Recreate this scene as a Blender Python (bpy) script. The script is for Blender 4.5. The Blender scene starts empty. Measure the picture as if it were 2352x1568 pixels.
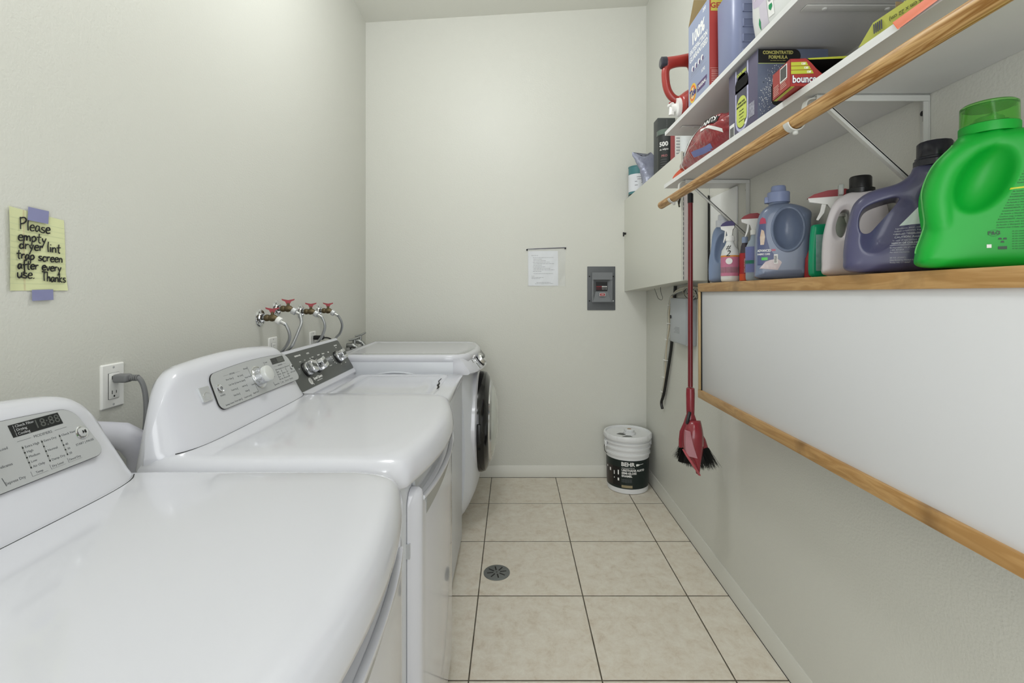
import bpy, bmesh, math, random
from mathutils import Vector, Matrix, noise
from mathutils.bvhtree import BVHTree
random.seed(7)
PI = math.pi
S = bpy.context.scene
COL = S.collection

# ------------------------------------------------------------ camera
cam = bpy.data.objects.new('camera', bpy.data.cameras.new('camera'))
COL.objects.link(cam)
cam.location = (0, 0, 1.33)
cam.rotation_euler = (PI/2, 0, 0)
cam.data.sensor_width = 36
cam.data.lens = 1105/2352*36
cam.data.shift_x = -2/2352
cam.data.shift_y = -116/2352
cam.data.clip_start = 0.02
S.camera = cam

# ------------------------------------------------------------ world, lights, exposure
w = bpy.data.worlds.new('world'); S.world = w; w.use_nodes = True
w.node_tree.nodes['Background'].inputs[0].default_value = (0.95, 0.98, 1.0, 1)
w.node_tree.nodes['Background'].inputs[1].default_value = 0.6

def area(name, loc, rot, sx, sy, power, col=(1, 1, 1)):
    l = bpy.data.lights.new(name, 'AREA'); l.shape = 'RECTANGLE'; l.size = sx; l.size_y = sy
    l.energy = power; l.color = col
    o = bpy.data.objects.new(name, l); o.location = loc; o.rotation_euler = rot; COL.objects.link(o)
    return o
def bulb(name, loc, r, power, col):
    l = bpy.data.lights.new(name, 'POINT'); l.shadow_soft_size = r; l.energy = power; l.color = col
    o = bpy.data.objects.new(name, l); o.location = loc; COL.objects.link(o)
bulb('ceiling_lamp_light', (-0.20, 1.80, 3.05), 0.16, 31, (0.96, 0.98, 1.0))
bulb('added_rear_fill', (0.10, -0.45, 2.95), 0.2, 14, (0.96, 0.98, 1.0))  # unseen fill light, added behind the camera to lift the room
area('doorway_daylight', (0.0, -1.05, 1.35), (math.radians(90), 0, 0), 1.2, 2.4, 32, (0.95, 0.975, 1.0))  # broad soft fill added behind the camera, not a known daylight source
S.view_settings.view_transform = 'Standard'
S.view_settings.look = 'None'
S.view_settings.gamma = 1
S.view_settings.use_curve_mapping = False
S.view_settings.exposure = 0.0

# ------------------------------------------------------------ materials
def s2l(c):
    return tuple(((v/255+0.055)/1.055)**2.4 if v/255 > 0.04045 else v/255/12.92 for v in c) + (1,)
MATS = {}
def mat(name, col, rough=0.5, metal=0, coat=0, trans=0, alpha=1, noise_amt=0, nscale=20, bump=0, bscale=200, bdist=0.001, col2=None, sub=0, ior=1.45):
    if name in MATS: return MATS[name]
    m = bpy.data.materials.new(name); m.use_nodes = True
    nt = m.node_tree; b = nt.nodes['Principled BSDF']
    c = s2l(col)
    b.inputs['Base Color'].default_value = c
    b.inputs['Roughness'].default_value = rough
    b.inputs['Metallic'].default_value = metal
    b.inputs['Coat Weight'].default_value = coat
    b.inputs['Coat Roughness'].default_value = 0.05
    b.inputs['Transmission Weight'].default_value = trans
    b.inputs['Alpha'].default_value = alpha
    b.inputs['IOR'].default_value = ior
    if sub: 
        b.inputs['Subsurface Weight'].default_value = sub
        b.inputs['Subsurface Radius'].default_value = (0.01, 0.01, 0.01)
    tc = nt.nodes.new('ShaderNodeTexCoord')
    if noise_amt or col2:
        n = nt.nodes.new('ShaderNodeTexNoise'); n.inputs['Scale'].default_value = nscale; n.inputs['Detail'].default_value = 6
        nt.links.new(tc.outputs['Object'], n.inputs['Vector'])
        mx = nt.nodes.new('ShaderNodeMix'); mx.data_type = 'RGBA'
        mx.inputs[6].default_value = c
        mx.inputs[7].default_value = s2l(col2) if col2 else tuple(v*(1-noise_amt) for v in c[:3])+(1,)
        nt.links.new(n.outputs['Fac'], mx.inputs[0]); nt.links.new(mx.outputs[2], b.inputs['Base Color'])
    if bump:
        n = nt.nodes.new('ShaderNodeTexNoise'); n.inputs['Scale'].default_value = bscale; n.inputs['Detail'].default_value = 3
        nt.links.new(tc.outputs['Object'], n.inputs['Vector'])
        bp = nt.nodes.new('ShaderNodeBump'); bp.inputs['Strength'].default_value = bump; bp.inputs['Distance'].default_value = bdist
        nt.links.new(n.outputs['Fac'], bp.inputs['Height']); nt.links.new(bp.outputs[0], b.inputs['Normal'])
    MATS[name] = m
    return m

def wood_mat(name, ca, cb, axis, scale=9, dark=None, stain=False):
    m = bpy.data.materials.new(name); m.use_nodes = True
    nt = m.node_tree; b = nt.nodes['Principled BSDF']; b.inputs['Roughness'].default_value = 0.42
    tc = nt.nodes.new('ShaderNodeTexCoord'); mp = nt.nodes.new('ShaderNodeMapping')
    mp.inputs['Scale'].default_value = tuple(1 if i == axis else scale for i in range(3))
    nt.links.new(tc.outputs['Object'], mp.inputs[0])
    n = nt.nodes.new('ShaderNodeTexNoise'); n.inputs['Scale'].default_value = 3.2; n.inputs['Detail'].default_value = 5; n.inputs['Distortion'].default_value = 0.8
    nt.links.new(mp.outputs[0], n.inputs['Vector'])
    mul = nt.nodes.new('ShaderNodeMath'); mul.operation = 'MULTIPLY'; mul.inputs[1].default_value = 9
    nt.links.new(n.outputs['Fac'], mul.inputs[0])
    fr = nt.nodes.new('ShaderNodeMath'); fr.operation = 'PINGPONG'; fr.inputs[1].default_value = 1
    nt.links.new(mul.outputs[0], fr.inputs[0])
    r = nt.nodes.new('ShaderNodeValToRGB')
    r.color_ramp.elements[0].color = s2l(ca); r.color_ramp.elements[1].color = s2l(cb)
    r.color_ramp.elements[0].position = 0.15
    nt.links.new(fr.outputs[0], r.inputs[0])
    last = r.outputs[0]
    if stain:
        n2 = nt.nodes.new('ShaderNodeTexNoise'); n2.inputs['Scale'].default_value = 7; n2.inputs['Detail'].default_value = 4
        nt.links.new(tc.outputs['Object'], n2.inputs['Vector'])
        r2 = nt.nodes.new('ShaderNodeValToRGB'); r2.color_ramp.elements[0].position = 0.60; r2.color_ramp.elements[1].position = 0.72
        r2.color_ramp.elements[0].color = (0, 0, 0, 1); r2.color_ramp.elements[1].color = (0.55, 0.55, 0.55, 1)
        nt.links.new(n2.outputs['Fac'], r2.inputs[0])
        mx = nt.nodes.new('ShaderNodeMix'); mx.data_type = 'RGBA'; mx.inputs[7].default_value = s2l(dark)
        nt.links.new(r2.outputs[0], mx.inputs[0]); nt.links.new(last, mx.inputs[6]); last = mx.outputs[2]
    nt.links.new(last, b.inputs['Base Color'])
    return m

WALL = mat('wall_paint', (211, 211, 203), 0.42, bump=0.6, bscale=150, bdist=0.0016)
CEIL = mat('ceiling_paint', (228, 228, 220), 0.6, bump=0.3, bscale=60, bdist=0.002)
TRIM = mat('trim_paint', (212, 211, 202), 0.35)
WHITE = mat('appliance_white', (209, 210, 217), 0.16, coat=0.5)
WHITE2 = mat('appliance_side_white', (214, 217, 223), 0.3)
DARKGAP = mat('dark_gap', (35, 34, 32), 0.8)
SILVER = mat('silver_panel', (186, 188, 189), 0.38, metal=0.25)
SILK = mat('panel_print', (95, 97, 99), 0.6)
CHROME = mat('chrome', (215, 216, 218), 0.12, metal=1)
DULL = mat('galvanised', (165, 167, 165), 0.35, metal=0.9, noise_amt=0.4, nscale=60)
BLACKP = mat('black_plastic', (22, 22, 24), 0.3)
BLACKG = mat('black_gloss', (8, 8, 9), 0.12)
CHAR = mat('charcoal_panel', (76, 79, 76), 0.35)
WPRINT = mat('white_print', (235, 235, 232), 0.5)
BPRINT = mat('black_print', (25, 25, 25), 0.5)
DUCT = mat('duct_grey', (196, 196, 206), 0.5)
BRASS = mat('weathered_brass', (116, 102, 74), 0.45, metal=0.6, noise_amt=0.6, nscale=80)
REDH = mat('red_handle', (150, 38, 46), 0.4)
MELA = mat('white_melamine', (216, 216, 214), 0.4, noise_amt=0.05, nscale=8)
MELAE = mat('shelf_edge_band', (232, 233, 232), 0.35, noise_amt=0.1, nscale=30)
BRK = mat('painted_bracket', (208, 209, 205), 0.4)
PINE = wood_mat('pine_trim', (166, 126, 74), (186, 148, 96), 1, 10, (95, 66, 34), True)
PINEZ = wood_mat('pine_trim_vertical', (178, 150, 104), (192, 166, 120), 2, 10)
DOWEL = wood_mat('pine_dowel', (150, 105, 48), (205, 166, 110), 1, 22)
BOARD = mat('whiteboard_surface', (214, 215, 217), 0.3)

# ------------------------------------------------------------ mesh builder
class MB:
    def __init__(s): s.bm = bmesh.new(); s.mats = []
    def mi(s, m):
        if m not in s.mats: s.mats.append(m)
        return s.mats.index(m)
    def setm(s, faces, m):
        i = s.mi(m)
        for f in faces: f.material_index = i
    def poly(s, pts, m):
        f = s.bm.faces.new([s.bm.verts.new(p) for p in pts]); s.setm([f], m); return f
    def box(s, x0, x1, y0, y1, z0, z1, m, bev=0, seg=2, M=None):
        r = bmesh.ops.create_cube(s.bm, size=1)
        vs = r['verts']
        for v in vs:
            v.co = Vector(((x0+x1)/2+v.co.x*(x1-x0), (y0+y1)/2+v.co.y*(y1-y0), (z0+z1)/2+v.co.z*(z1-z0)))
        fs = list({f for v in vs for f in v.link_faces}); s.setm(fs, m)
        if bev:
            es = list({e for v in vs for e in v.link_edges})
            rr = bmesh.ops.bevel(s.bm, geom=es, offset=bev, segments=seg, affect='EDGES', profile=0.5)
            vs = list({v for f in rr['faces'] for v in f.verts} | {v for v in vs if v.is_valid})
            s.setm({f for v in vs for f in v.link_faces}, m)
        if M is not None:
            for v in vs: v.co = M @ v.co
        return vs
    def loft(s, rings, m, cap0=True, cap1=True, closed=True):
        vr = [[s.bm.verts.new(p) for p in r] for r in rings]
        fs = []
        n = len(vr[0])
        for a, b in zip(vr[:-1], vr[1:]):
            for i in range(n if closed else n-1):
                j = (i+1) % n
                try: fs.append(s.bm.faces.new((a[i], a[j], b[j], b[i])))
                except ValueError: pass
        if cap0: fs.append(s.bm.faces.new(list(reversed(vr[0]))))
        if cap1: fs.append(s.bm.faces.new(vr[-1]))
        s.setm(fs, m)
        return vr
    def lathe(s, prof, m, M=None, n=32, cap0=True, cap1=True):
        M = M or Matrix()
        rings = [[M @ Vector((r*math.cos(2*PI*i/n), r*math.sin(2*PI*i/n), z)) for i in range(n)] for r, z in prof]
        return s.loft(rings, m, cap0, cap1)
    def tube(s, pts, r, m, n=10, cap=True):
        pts = [Vector(p) for p in pts]
        rings = []; up = None
        for i, p in enumerate(pts):
            t = (pts[min(i+1, len(pts)-1)]-pts[max(i-1, 0)]).normalized()
            if up is None:
                up = Vector((0, 0, 1)) if abs(t.z) < .9 else Vector((1, 0, 0))
            a = t.cross(up).normalized(); b = a.cross(t).normalized(); up = b
            rr = r[i] if isinstance(r, (list, tuple)) else r
            rings.append([p+(a*math.cos(2*PI*k/n)+b*math.sin(2*PI*k/n))*rr for k in range(n)])
        s.loft(rings, m, cap, cap)
    def text(s, body, size, M, m, align='CENTER', shear=0, bold=0, sx=1, ext=0.00015):
        cu = bpy.data.curves.new('t', 'FONT'); cu.body = body; cu.size = size; cu.align_x = align; cu.align_y = 'CENTER'
        cu.extrude = ext; cu.offset = bold; cu.shear = shear; cu.resolution_u = 2
        ob = bpy.data.objects.new('t', cu); COL.objects.link(ob); bpy.context.view_layer.update()
        me = bpy.data.meshes.new_from_object(ob)
        n0 = len(s.bm.verts); f0 = len(s.bm.faces)
        s.bm.from_mesh(me)
        s.bm.verts.ensure_lookup_table(); s.bm.faces.ensure_lookup_table()
        vs = s.bm.verts[n0:]
        for v in vs: v.co = M @ Vector((v.co.x*sx, v.co.y, v.co.z))
        s.setm(s.bm.faces[f0:], m)
        bpy.data.objects.remove(ob); bpy.data.curves.remove(cu); bpy.data.meshes.remove(me)
        return vs
    def rect(s, x0, x1, y0, y1, M, m, th=0.0004):
        return s.box(x0, x1, y0, y1, 0, th, m, M=M)
    def xf(s, M):
        for v in s.bm.verts: v.co = M @ v.co
    def build(s, name, parent=None, world=False, ang=35, kind=None):
        bmesh.ops.recalc_face_normals(s.bm, faces=s.bm.faces[:])
        if parent is not None and world:
            s.xf(Matrix(parent['_M']).inverted())
        for f in s.bm.faces: f.smooth = True
        for e in s.bm.edges:
            if len(e.link_faces) == 2 and e.calc_face_angle(0) > math.radians(ang): e.smooth = False
        me = bpy.data.meshes.new(name); s.bm.to_mesh(me); s.bm.free()
        for m in s.mats: me.materials.append(m)
        o = bpy.data.objects.new(name, me); COL.objects.link(o)
        if parent is not None: o.parent = parent
        if kind: o['kind'] = kind
        return o

def tag(o, label, cat, group=None):
    o['label'] = label; o['category'] = cat
    if group: o['group'] = group
    return o
def thing(name, label, cat, loc=(0, 0, 0), rz=0, group=None, rx=0, ry=0):
    o = bpy.data.objects.new(name, None); COL.objects.link(o)
    o.location = loc; o.rotation_euler = (rx, ry, rz); o.empty_display_size = 0.05
    M = Matrix.Translation(loc) @ o.rotation_euler.to_matrix().to_4x4()
    o['_M'] = [list(r) for r in M]
    THINGS.append(o)
    return tag(o, label, cat, group)
THINGS = []
def frame(o, x, y):
    x = Vector(x).normalized(); y = Vector(y); y = (y-x*y.dot(x)).normalized(); z = x.cross(y)
    M = Matrix((x, y, z)).transposed().to_4x4(); M.translation = Vector(o); return M
def T(x, y, z=0): return Matrix.Translation((x, y, z))
def rot(a, ax='Z'): return Matrix.Rotation(a, 4, ax)
def spl(pts, closed=False, n=6):
    out = []; L = len(pts)
    rng = range(L if closed else L-1)
    for i in rng:
        if closed: p = [Vector(pts[(i+k-1) % L]) for k in range(4)]
        else: p = [Vector(pts[min(max(i+k-1, 0), L-1)]) for k in range(4)]
        for k in range(n):
            t = k/n
            out.append(0.5*((2*p[1])+(-p[0]+p[2])*t+(2*p[0]-5*p[1]+4*p[2]-p[3])*t*t+(-p[0]+3*p[1]-3*p[2]+p[3])*t**3))
    if not closed: out.append(Vector(pts[-1]))
    return out
def rrect(x0, x1, y0, y1, r, n=6):
    out = []
    for cx, cy, a in ((x1-r, y1-r, 0), (x0+r, y1-r, 90), (x0+r, y0+r, 180), (x1-r, y0+r, 270)):
        for k in range(n+1):
            t = math.radians(a+90*k/n); out.append((cx+r*math.cos(t), cy+r*math.sin(t)))
    return out
def inset(poly, d):
    n = len(poly); P = [Vector((p[0], p[1])) for p in poly]; out = []
    A = sum(P[i].x*P[(i+1) % n].y-P[(i+1) % n].x*P[i].y for i in range(n))
    sg = 1 if A > 0 else -1
    for i in range(n):
        a = (P[i]-P[i-1]); b = (P[(i+1) % n]-P[i])
        na = Vector((-a.y, a.x)).normalized() if a.length > 1e-9 else Vector((0, 0))
        nb = Vector((-b.y, b.x)).normalized() if b.length > 1e-9 else Vector((0, 0))
        m = (na+nb)
        m = m.normalized() if m.length > 1e-6 else na
        out.append(P[i]+m*d*sg)
    return out
def subdivided(poly, step):
    out = []
    for i, p in enumerate(poly):
        a = Vector(p); b = Vector(poly[(i+1) % len(poly)]); k = max(1, int((b-a).length/step))
        for j in range(k): out.append(a.lerp(b, j/k))
    return out

def pillow(poly, t, r, M=None, k=4):
    """silhouette polygon in (u, z); thickness t along v; edge rounding r -> closed bmesh"""
    bm = bmesh.new(); rings = []
    seq = []
    for i in range(k+1):
        a = i/k*PI/2; seq.append((-t/2+r*(1-math.sin(a)), r*(1-math.cos(a))))
    seq = [(-t/2+r*(1-math.cos(PI/2*i/k)), r*(1-math.sin(PI/2*i/k))) for i in range(k+1)]
    seq = seq+[(-v, d) for v, d in reversed(seq)]
    for v, d in seq:
        pp = inset(poly, d) if d > 1e-6 else [Vector(p) for p in poly]
        rings.append([bm.verts.new((p.x, v, p.y)) for p in pp])
    n = len(poly)
    for a, b in zip(rings[:-1], rings[1:]):
        for i in range(n):
            bm.faces.new((a[i], a[(i+1) % n], b[(i+1) % n], b[i]))
    bm.faces.new(list(reversed(rings[0]))); bm.faces.new(rings[-1])
    bmesh.ops.triangulate(bm, faces=[f for f in bm.faces if len(f.verts) > 4])
    bmesh.ops.recalc_face_normals(bm, faces=bm.faces[:])
    if M is not None:
        for v in bm.verts: v.co = M @ v.co
    return bm
def bm_of(fn):
    b = MB(); fn(b); bmesh.ops.recalc_face_normals(b.bm, faces=b.bm.faces[:]); return b.bm
def ellipsoid(c, r, M=None):
    bm = bmesh.new(); bmesh.ops.create_uvsphere(bm, u_segments=24, v_segments=16, radius=1)
    for v in bm.verts:
        p = Vector((v.co.x*r[0], v.co.y*r[1], v.co.z*r[2]))
        if M is not None: p = M @ p
        v.co = p+Vector(c)
    return bm
def join(bms):
    out = bmesh.new()
    for b in bms:
        me = bpy.data.meshes.new('tmp'); b.to_mesh(me); out.from_mesh(me); bpy.data.meshes.remove(me); b.free()
    return out
def mold(adds, subs, voxel=0.003, smooth=4, dents=()):
    """blow-moulded shape: union of adds minus through-cuts, dented and softened; returns bmesh
    dents: (centre, radii, rotation, side) ellipsoids pressed in along v from side -1 / +1"""
    def ob(bm, nm):
        bmesh.ops.recalc_face_normals(bm, faces=bm.faces[:])
        me = bpy.data.meshes.new(nm); bm.to_mesh(me); bm.free()
        o = bpy.data.objects.new(nm, me); COL.objects.link(o); return o
    A = ob(join(adds), 'a'); tmp = [A]
    if subs:
        m = A.modifiers.new('r0', 'REMESH'); m.mode = 'VOXEL'; m.voxel_size = voxel*1.7
    for sb in subs:
        B = ob(sb, 'b'); tmp.append(B)
        bo = A.modifiers.new('b', 'BOOLEAN'); bo.operation = 'DIFFERENCE'; bo.object = B; bo.solver = 'EXACT'
    m = A.modifiers.new('r', 'REMESH'); m.mode = 'VOXEL'; m.voxel_size = voxel
    bpy.context.view_layer.update()
    dg = bpy.context.evaluated_depsgraph_get()
    me = bpy.data.meshes.new_from_object(A.evaluated_get(dg))
    bm = bmesh.new(); bm.from_mesh(me); bpy.data.meshes.remove(me)
    for o in tmp:
        d = o.data; bpy.data.objects.remove(o); bpy.data.meshes.remove(d)
    for c, r, M, sd in dents:
        c = Vector(c); Mi = M.to_3x3().inverted()
        for v in bm.verts:
            if (v.co.y)*sd < 0: continue
            # push the vertex inwards (towards v = 0) until it leaves the ellipsoid
            p = Mi @ (v.co-c); d_ = Mi @ Vector((0, -sd, 0))
            S_ = Vector((1/r[0], 1/r[1], 1/r[2])); p2 = Vector((p[k]*S_[k] for k in range(3))); d2 = Vector((d_[k]*S_[k] for k in range(3)))
            if p2.length >= 1: continue
            a_, b_, c_ = d2.dot(d2), 2*p2.dot(d2), p2.dot(p2)-1
            tt = (-b_+math.sqrt(max(b_*b_-4*a_*c_, 0)))/(2*a_)
            v.co.y -= sd*tt
    for k in range(smooth):
        bmesh.ops.smooth_vert(bm, verts=bm.verts[:], factor=0.5, use_axis_x=True, use_axis_y=True, use_axis_z=True)
    return bm
def shell(bm, m):
    b = MB(); b.bm.free(); b.bm = bm; b.mats = [m]
    for f in bm.faces: f.material_index = 0
    return b
def drape(vs, bvh, d=(0, 1, 0), off=0.0006):
    """lay label vertices on the body surface, cast along d from outside"""
    d = Vector(d)
    for v in vs:
        e = v.co.dot(-d)
        o = v.co-d*(v.co.dot(d)+0.5)
        h = bvh.ray_cast(o, d)
        if h[0] is not None: v.co = h[0]-d*(off+e)
FR = frame((0, 0, 0), (1, 0, 0), (0, 0, 1))      # text frame on a local -Y face
def grid_patch(b, poly, m, bvh, off, step=0.0022):
    """label patch with inner points so that it follows the body; poly in (u,z)"""
    xs = [p[0] for p in poly]; zs = [p[1] for p in poly]
    x0, x1, z0, z1 = min(xs), max(xs), min(zs), max(zs)
    n0 = len(b.bm.verts)
    nx = max(1, int((x1-x0)/step)); nz = max(1, int((z1-z0)/step))
    convex = len(poly)
    P = [Vector(p) for p in poly]
    def span(z):
        hit = []
        for i in range(convex):
            a = P[i]; c = P[(i+1) % convex]
            if (a.y-z)*(c.y-z) <= 0 and abs(a.y-c.y) > 1e-9:
                hit.append(a.x+(c.x-a.x)*(z-a.y)/(c.y-a.y))
        return (min(hit), max(hit)) if hit else None
    rows = []
    for k in range(nz+1):
        z = z0+(z1-z0)*min(max(k/nz, 1e-4), 1-1e-4)
        sp = span(z)
        rows.append([b.bm.verts.new((sp[0]+(sp[1]-sp[0])*i/nx, 0, z)) for i in range(nx+1)])
    fs = []
    for r0, r1 in zip(rows[:-1], rows[1:]):
        for i in range(nx): fs.append(b.bm.faces.new((r0[i], r0[i+1], r1[i+1], r1[i])))
    b.setm(fs, m)
    vs = [v for r in rows for v in r]
    drape(vs, bvh, off=off)
    return vs

# ------------------------------------------------------------ room
XL, XR, YB, YF = -1.053, 0.955, 3.442, -1.15
ZL, ZR = 3.249, 3.368
def plane_slab(name, quads, m, th=0.08):
    b = MB()
    for q, n in quads:
        n = Vector(n)*th
        top = [Vector(p) for p in q]; bot = [p-n for p in top]
        b.loft([bot, top], m)
    return b.build(name, kind='structure')
b = MB(); b.box(XL, XR, YF, YB, -0.05, 0, mat('floor_tile', (222, 215, 202)))
fl = b.build('floor', kind='structure')
def floor_material():
    m = MATS['floor_tile']; nt = m.node_tree; b = nt.nodes['Principled BSDF']; L = nt.links
    tc = nt.nodes.new('ShaderNodeTexCoord'); sep = nt.nodes.new('ShaderNodeSeparateXYZ'); L.new(tc.outputs['Object'], sep.inputs[0])
    def math_(op, a, c=None, v=None):
        n = nt.nodes.new('ShaderNodeMath'); n.operation = op
        if isinstance(a, float): n.inputs[0].default_value = a
        else: L.new(a, n.inputs[0])
        if c is not None:
            if isinstance(c, float): n.inputs[1].default_value = c
            else: L.new(c, n.inputs[1])
        return n.outputs[0]
    P = 0.4562
    def dist(axis, off):
        a = math_('SUBTRACT', sep.outputs[axis], off)
        a = math_('DIVIDE', a, P)
        cell = math_('ROUND', a)
        return math_('MULTIPLY', math_('ABSOLUTE', math_('SUBTRACT', a, cell)), P), math_('FLOOR', a)
    dx, cx = dist(0, 0.305); dy, cy = dist(1, 3.0116)
    d = math_('MINIMUM', dx, dy)
    nz0 = nt.nodes.new('ShaderNodeTexNoise'); nz0.inputs['Scale'].default_value = 14; L.new(tc.outputs['Object'], nz0.inputs['Vector'])
    wob = math_('ADD', d, math_('MULTIPLY', math_('SUBTRACT', nz0.outputs['Fac'], 0.5), 0.0016))
    g = math_('LESS_THAN', wob, 0.0025)
    comb = nt.nodes.new('ShaderNodeCombineXYZ'); L.new(cx, comb.inputs[0]); L.new(cy, comb.inputs[1])
    add = nt.nodes.new('ShaderNodeVectorMath'); add.operation = 'MULTIPLY_ADD'
    L.new(comb.outputs[0], add.inputs[0]); add.inputs[1].default_value = (5.3, 7.7, 3.1); L.new(tc.outputs['Object'], add.inputs[2])
    n1 = nt.nodes.new('ShaderNodeTexNoise'); n1.inputs['Scale'].default_value = 16; n1.inputs['Detail'].default_value = 12; n1.inputs['Roughness'].default_value = 0.8; n1.inputs['Distortion'].default_value = 0.35
    L.new(add.outputs[0], n1.inputs['Vector'])
    r1 = nt.nodes.new('ShaderNodeValToRGB'); e = r1.color_ramp.elements
    e[0].position = 0.30; e[0].color = s2l((196, 182, 162)); e[1].position = 0.66; e[1].color = s2l((227, 222, 209))
    x = r1.color_ramp.elements.new(0.45); x.color = s2l((214, 205, 189)); x = r1.color_ramp.elements.new(0.54); x.color = s2l((220, 213, 199))
    L.new(n1.outputs['Fac'], r1.inputs[0])
    mx = nt.nodes.new('ShaderNodeMix'); mx.data_type = 'RGBA'; L.new(g, mx.inputs[0]); L.new(r1.outputs[0], mx.inputs[6]); mx.inputs[7].default_value = s2l((84, 76, 62))
    L.new(mx.outputs[2], b.inputs['Base Color'])
    b.inputs['Roughness'].default_value = 0.38
    bp = nt.nodes.new('ShaderNodeBump'); bp.inputs['Strength'].default_value = 0.6; bp.inputs['Distance'].default_value = 0.002
    sm = nt.nodes.new('ShaderNodeMapRange'); sm.inputs[1].default_value = 0.0; sm.inputs[2].default_value = 0.004; L.new(d, sm.inputs[0])
    L.new(sm.outputs[0], bp.inputs['Height']); L.new(bp.outputs[0], b.inputs['Normal'])
floor_material()
b = MB(); b.loft([[(XL-.1, YF, 0), (XL, YF, 0), (XL, YF, ZL), (XL-.1, YF, ZL)], [(XL-.1, YB+.1, 0), (XL, YB+.1, 0), (XL, YB+.1, ZL), (XL-.1, YB+.1, ZL)]], WALL)
b.build('wall_left', kind='structure')
b = MB(); b.box(XR, XR+.1, YF, YB+.1, 0, ZR, WALL); b.build('wall_right', kind='structure')
b = MB(); b.loft([[(XL, YB, 0), (XR, YB, 0), (XR, YB, ZR), (XL, YB, ZL)], [(XL, YB+.1, 0), (XR, YB+.1, 0), (XR, YB+.1, ZR), (XL, YB+.1, ZL)]], WALL)
b.build('wall_back', kind='structure')
b = MB()                         # wall behind the camera; its opening is added to let in fill light
b.box(XL, -0.62, YF-.1, YF, 0, ZL, WALL); b.box(0.62, XR, YF-.1, YF, 0, ZL, WALL); b.box(-0.62, 0.62, YF-.1, YF, 2.1, ZL, WALL)
b.build('wall_front', kind='structure')
b = MB(); b.loft([[(XL-.1, YF-.1, ZL-.006), (XR+.1, YF-.1, ZR+.006), (XR+.1, YF-.1, ZR+.1), (XL-.1, YF-.1, ZL+.1)], [(XL-.1, YB+.1, ZL-.006), (XR+.1, YB+.1, ZR+.006), (XR+.1, YB+.1, ZR+.1), (XL-.1, YB+.1, ZL+.1)]], CEIL)
b.build('ceiling', kind='structure')
b = MB()
prof = [(0, 0), (0.012, 0), (0.012, 0.052), (0.010, 0.056), (0.010, 0.062), (0.007, 0.068), (0.006, 0.078), (0.003, 0.084), (0, 0.084)]
b.loft([[(XL, YB-x, z) for x, z in prof], [(XR, YB-x, z) for x, z in prof]], TRIM)
b.box(XL, XR, YB-.0135, YB, 0, 0.0022, DARKGAP); b.build('baseboard_back', kind='structure')
b = MB()
prof = [(0, 0), (0.012, 0), (0.012, 0.052), (0.010, 0.056), (0.010, 0.062), (0.007, 0.068), (0.006, 0.078), (0.003, 0.084), (0, 0.084)]
b.loft([[(XR-x, YF, z) for x, z in prof], [(XR-x, YB-.012, z) for x, z in prof]], TRIM)
b.box(XR-.0135, XR, YF, YB-.012, 0, 0.0022, DARKGAP)
b.build('baseboard_right', kind='structure')
for (x, y, lab) in ((-.26, 1.80, 'round white ceiling lamp base above the aisle, above the frame'), (.10, -.45, 'round white lamp base added with the unseen fill light behind the camera')):  # second base is made up to go with the added rear fill
    b = MB(); zc = ZL+(ZR-ZL)*(x-XL)/(XR-XL)
    b.lathe([(.02, -.075), (.022, -.05), (.10, -.02), (.12, .0), (.12, .01)], WHITE2, T(x, y, zc), 32)
    tag(b.build('ceiling_lamp'), lab, 'ceiling lamp')

# ------------------------------------------------------------ washer / dryer family
CUT = mat('grey_insert', (150, 152, 150), 0.2)
DISP = mat('display_black', (40, 42, 42), 0.15)
LCD = mat('display_grey', (84, 87, 83), 0.3)
BTN = mat('button_silver', (205, 207, 209), 0.25, metal=0.4)
KNOBW = mat('knob_pearl', (214, 216, 214), 0.3, metal=0.2)
def deck_outline(y0, y1, xb, xc, bow, rc):
    """plan outline: straight back and sides, bowed front (toward +X), rounded front corners"""
    n = 40; pts = []
    yc = (y0+y1)/2; hw = (y1-y0)/2
    for i in range(n+1):
        y = y0+(y1-y0)*i/n; s = (y-yc)/hw
        x = xc+bow*(1-s*s)
        e = hw-abs(y-yc)
        if e < rc: x -= rc-math.sqrt(max(rc*rc-(rc-e)**2, 0))
        pts.append((x, y))
    for k in range(1, 9): pts.append((pts[n][0]+(xb+.02-pts[n][0])*k/9, y1))
    pts.append((xb, y1-.02)); 
    for k in range(1, 8): pts.append((xb, y1-.02+(y0-y1+.04)*k/8))
    pts.append((xb, y0+.02))
    for k in range(8, 0, -1): pts.append((pts[0][0]+(xb+.02-pts[0][0])*k/9, y0))
    return pts
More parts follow.
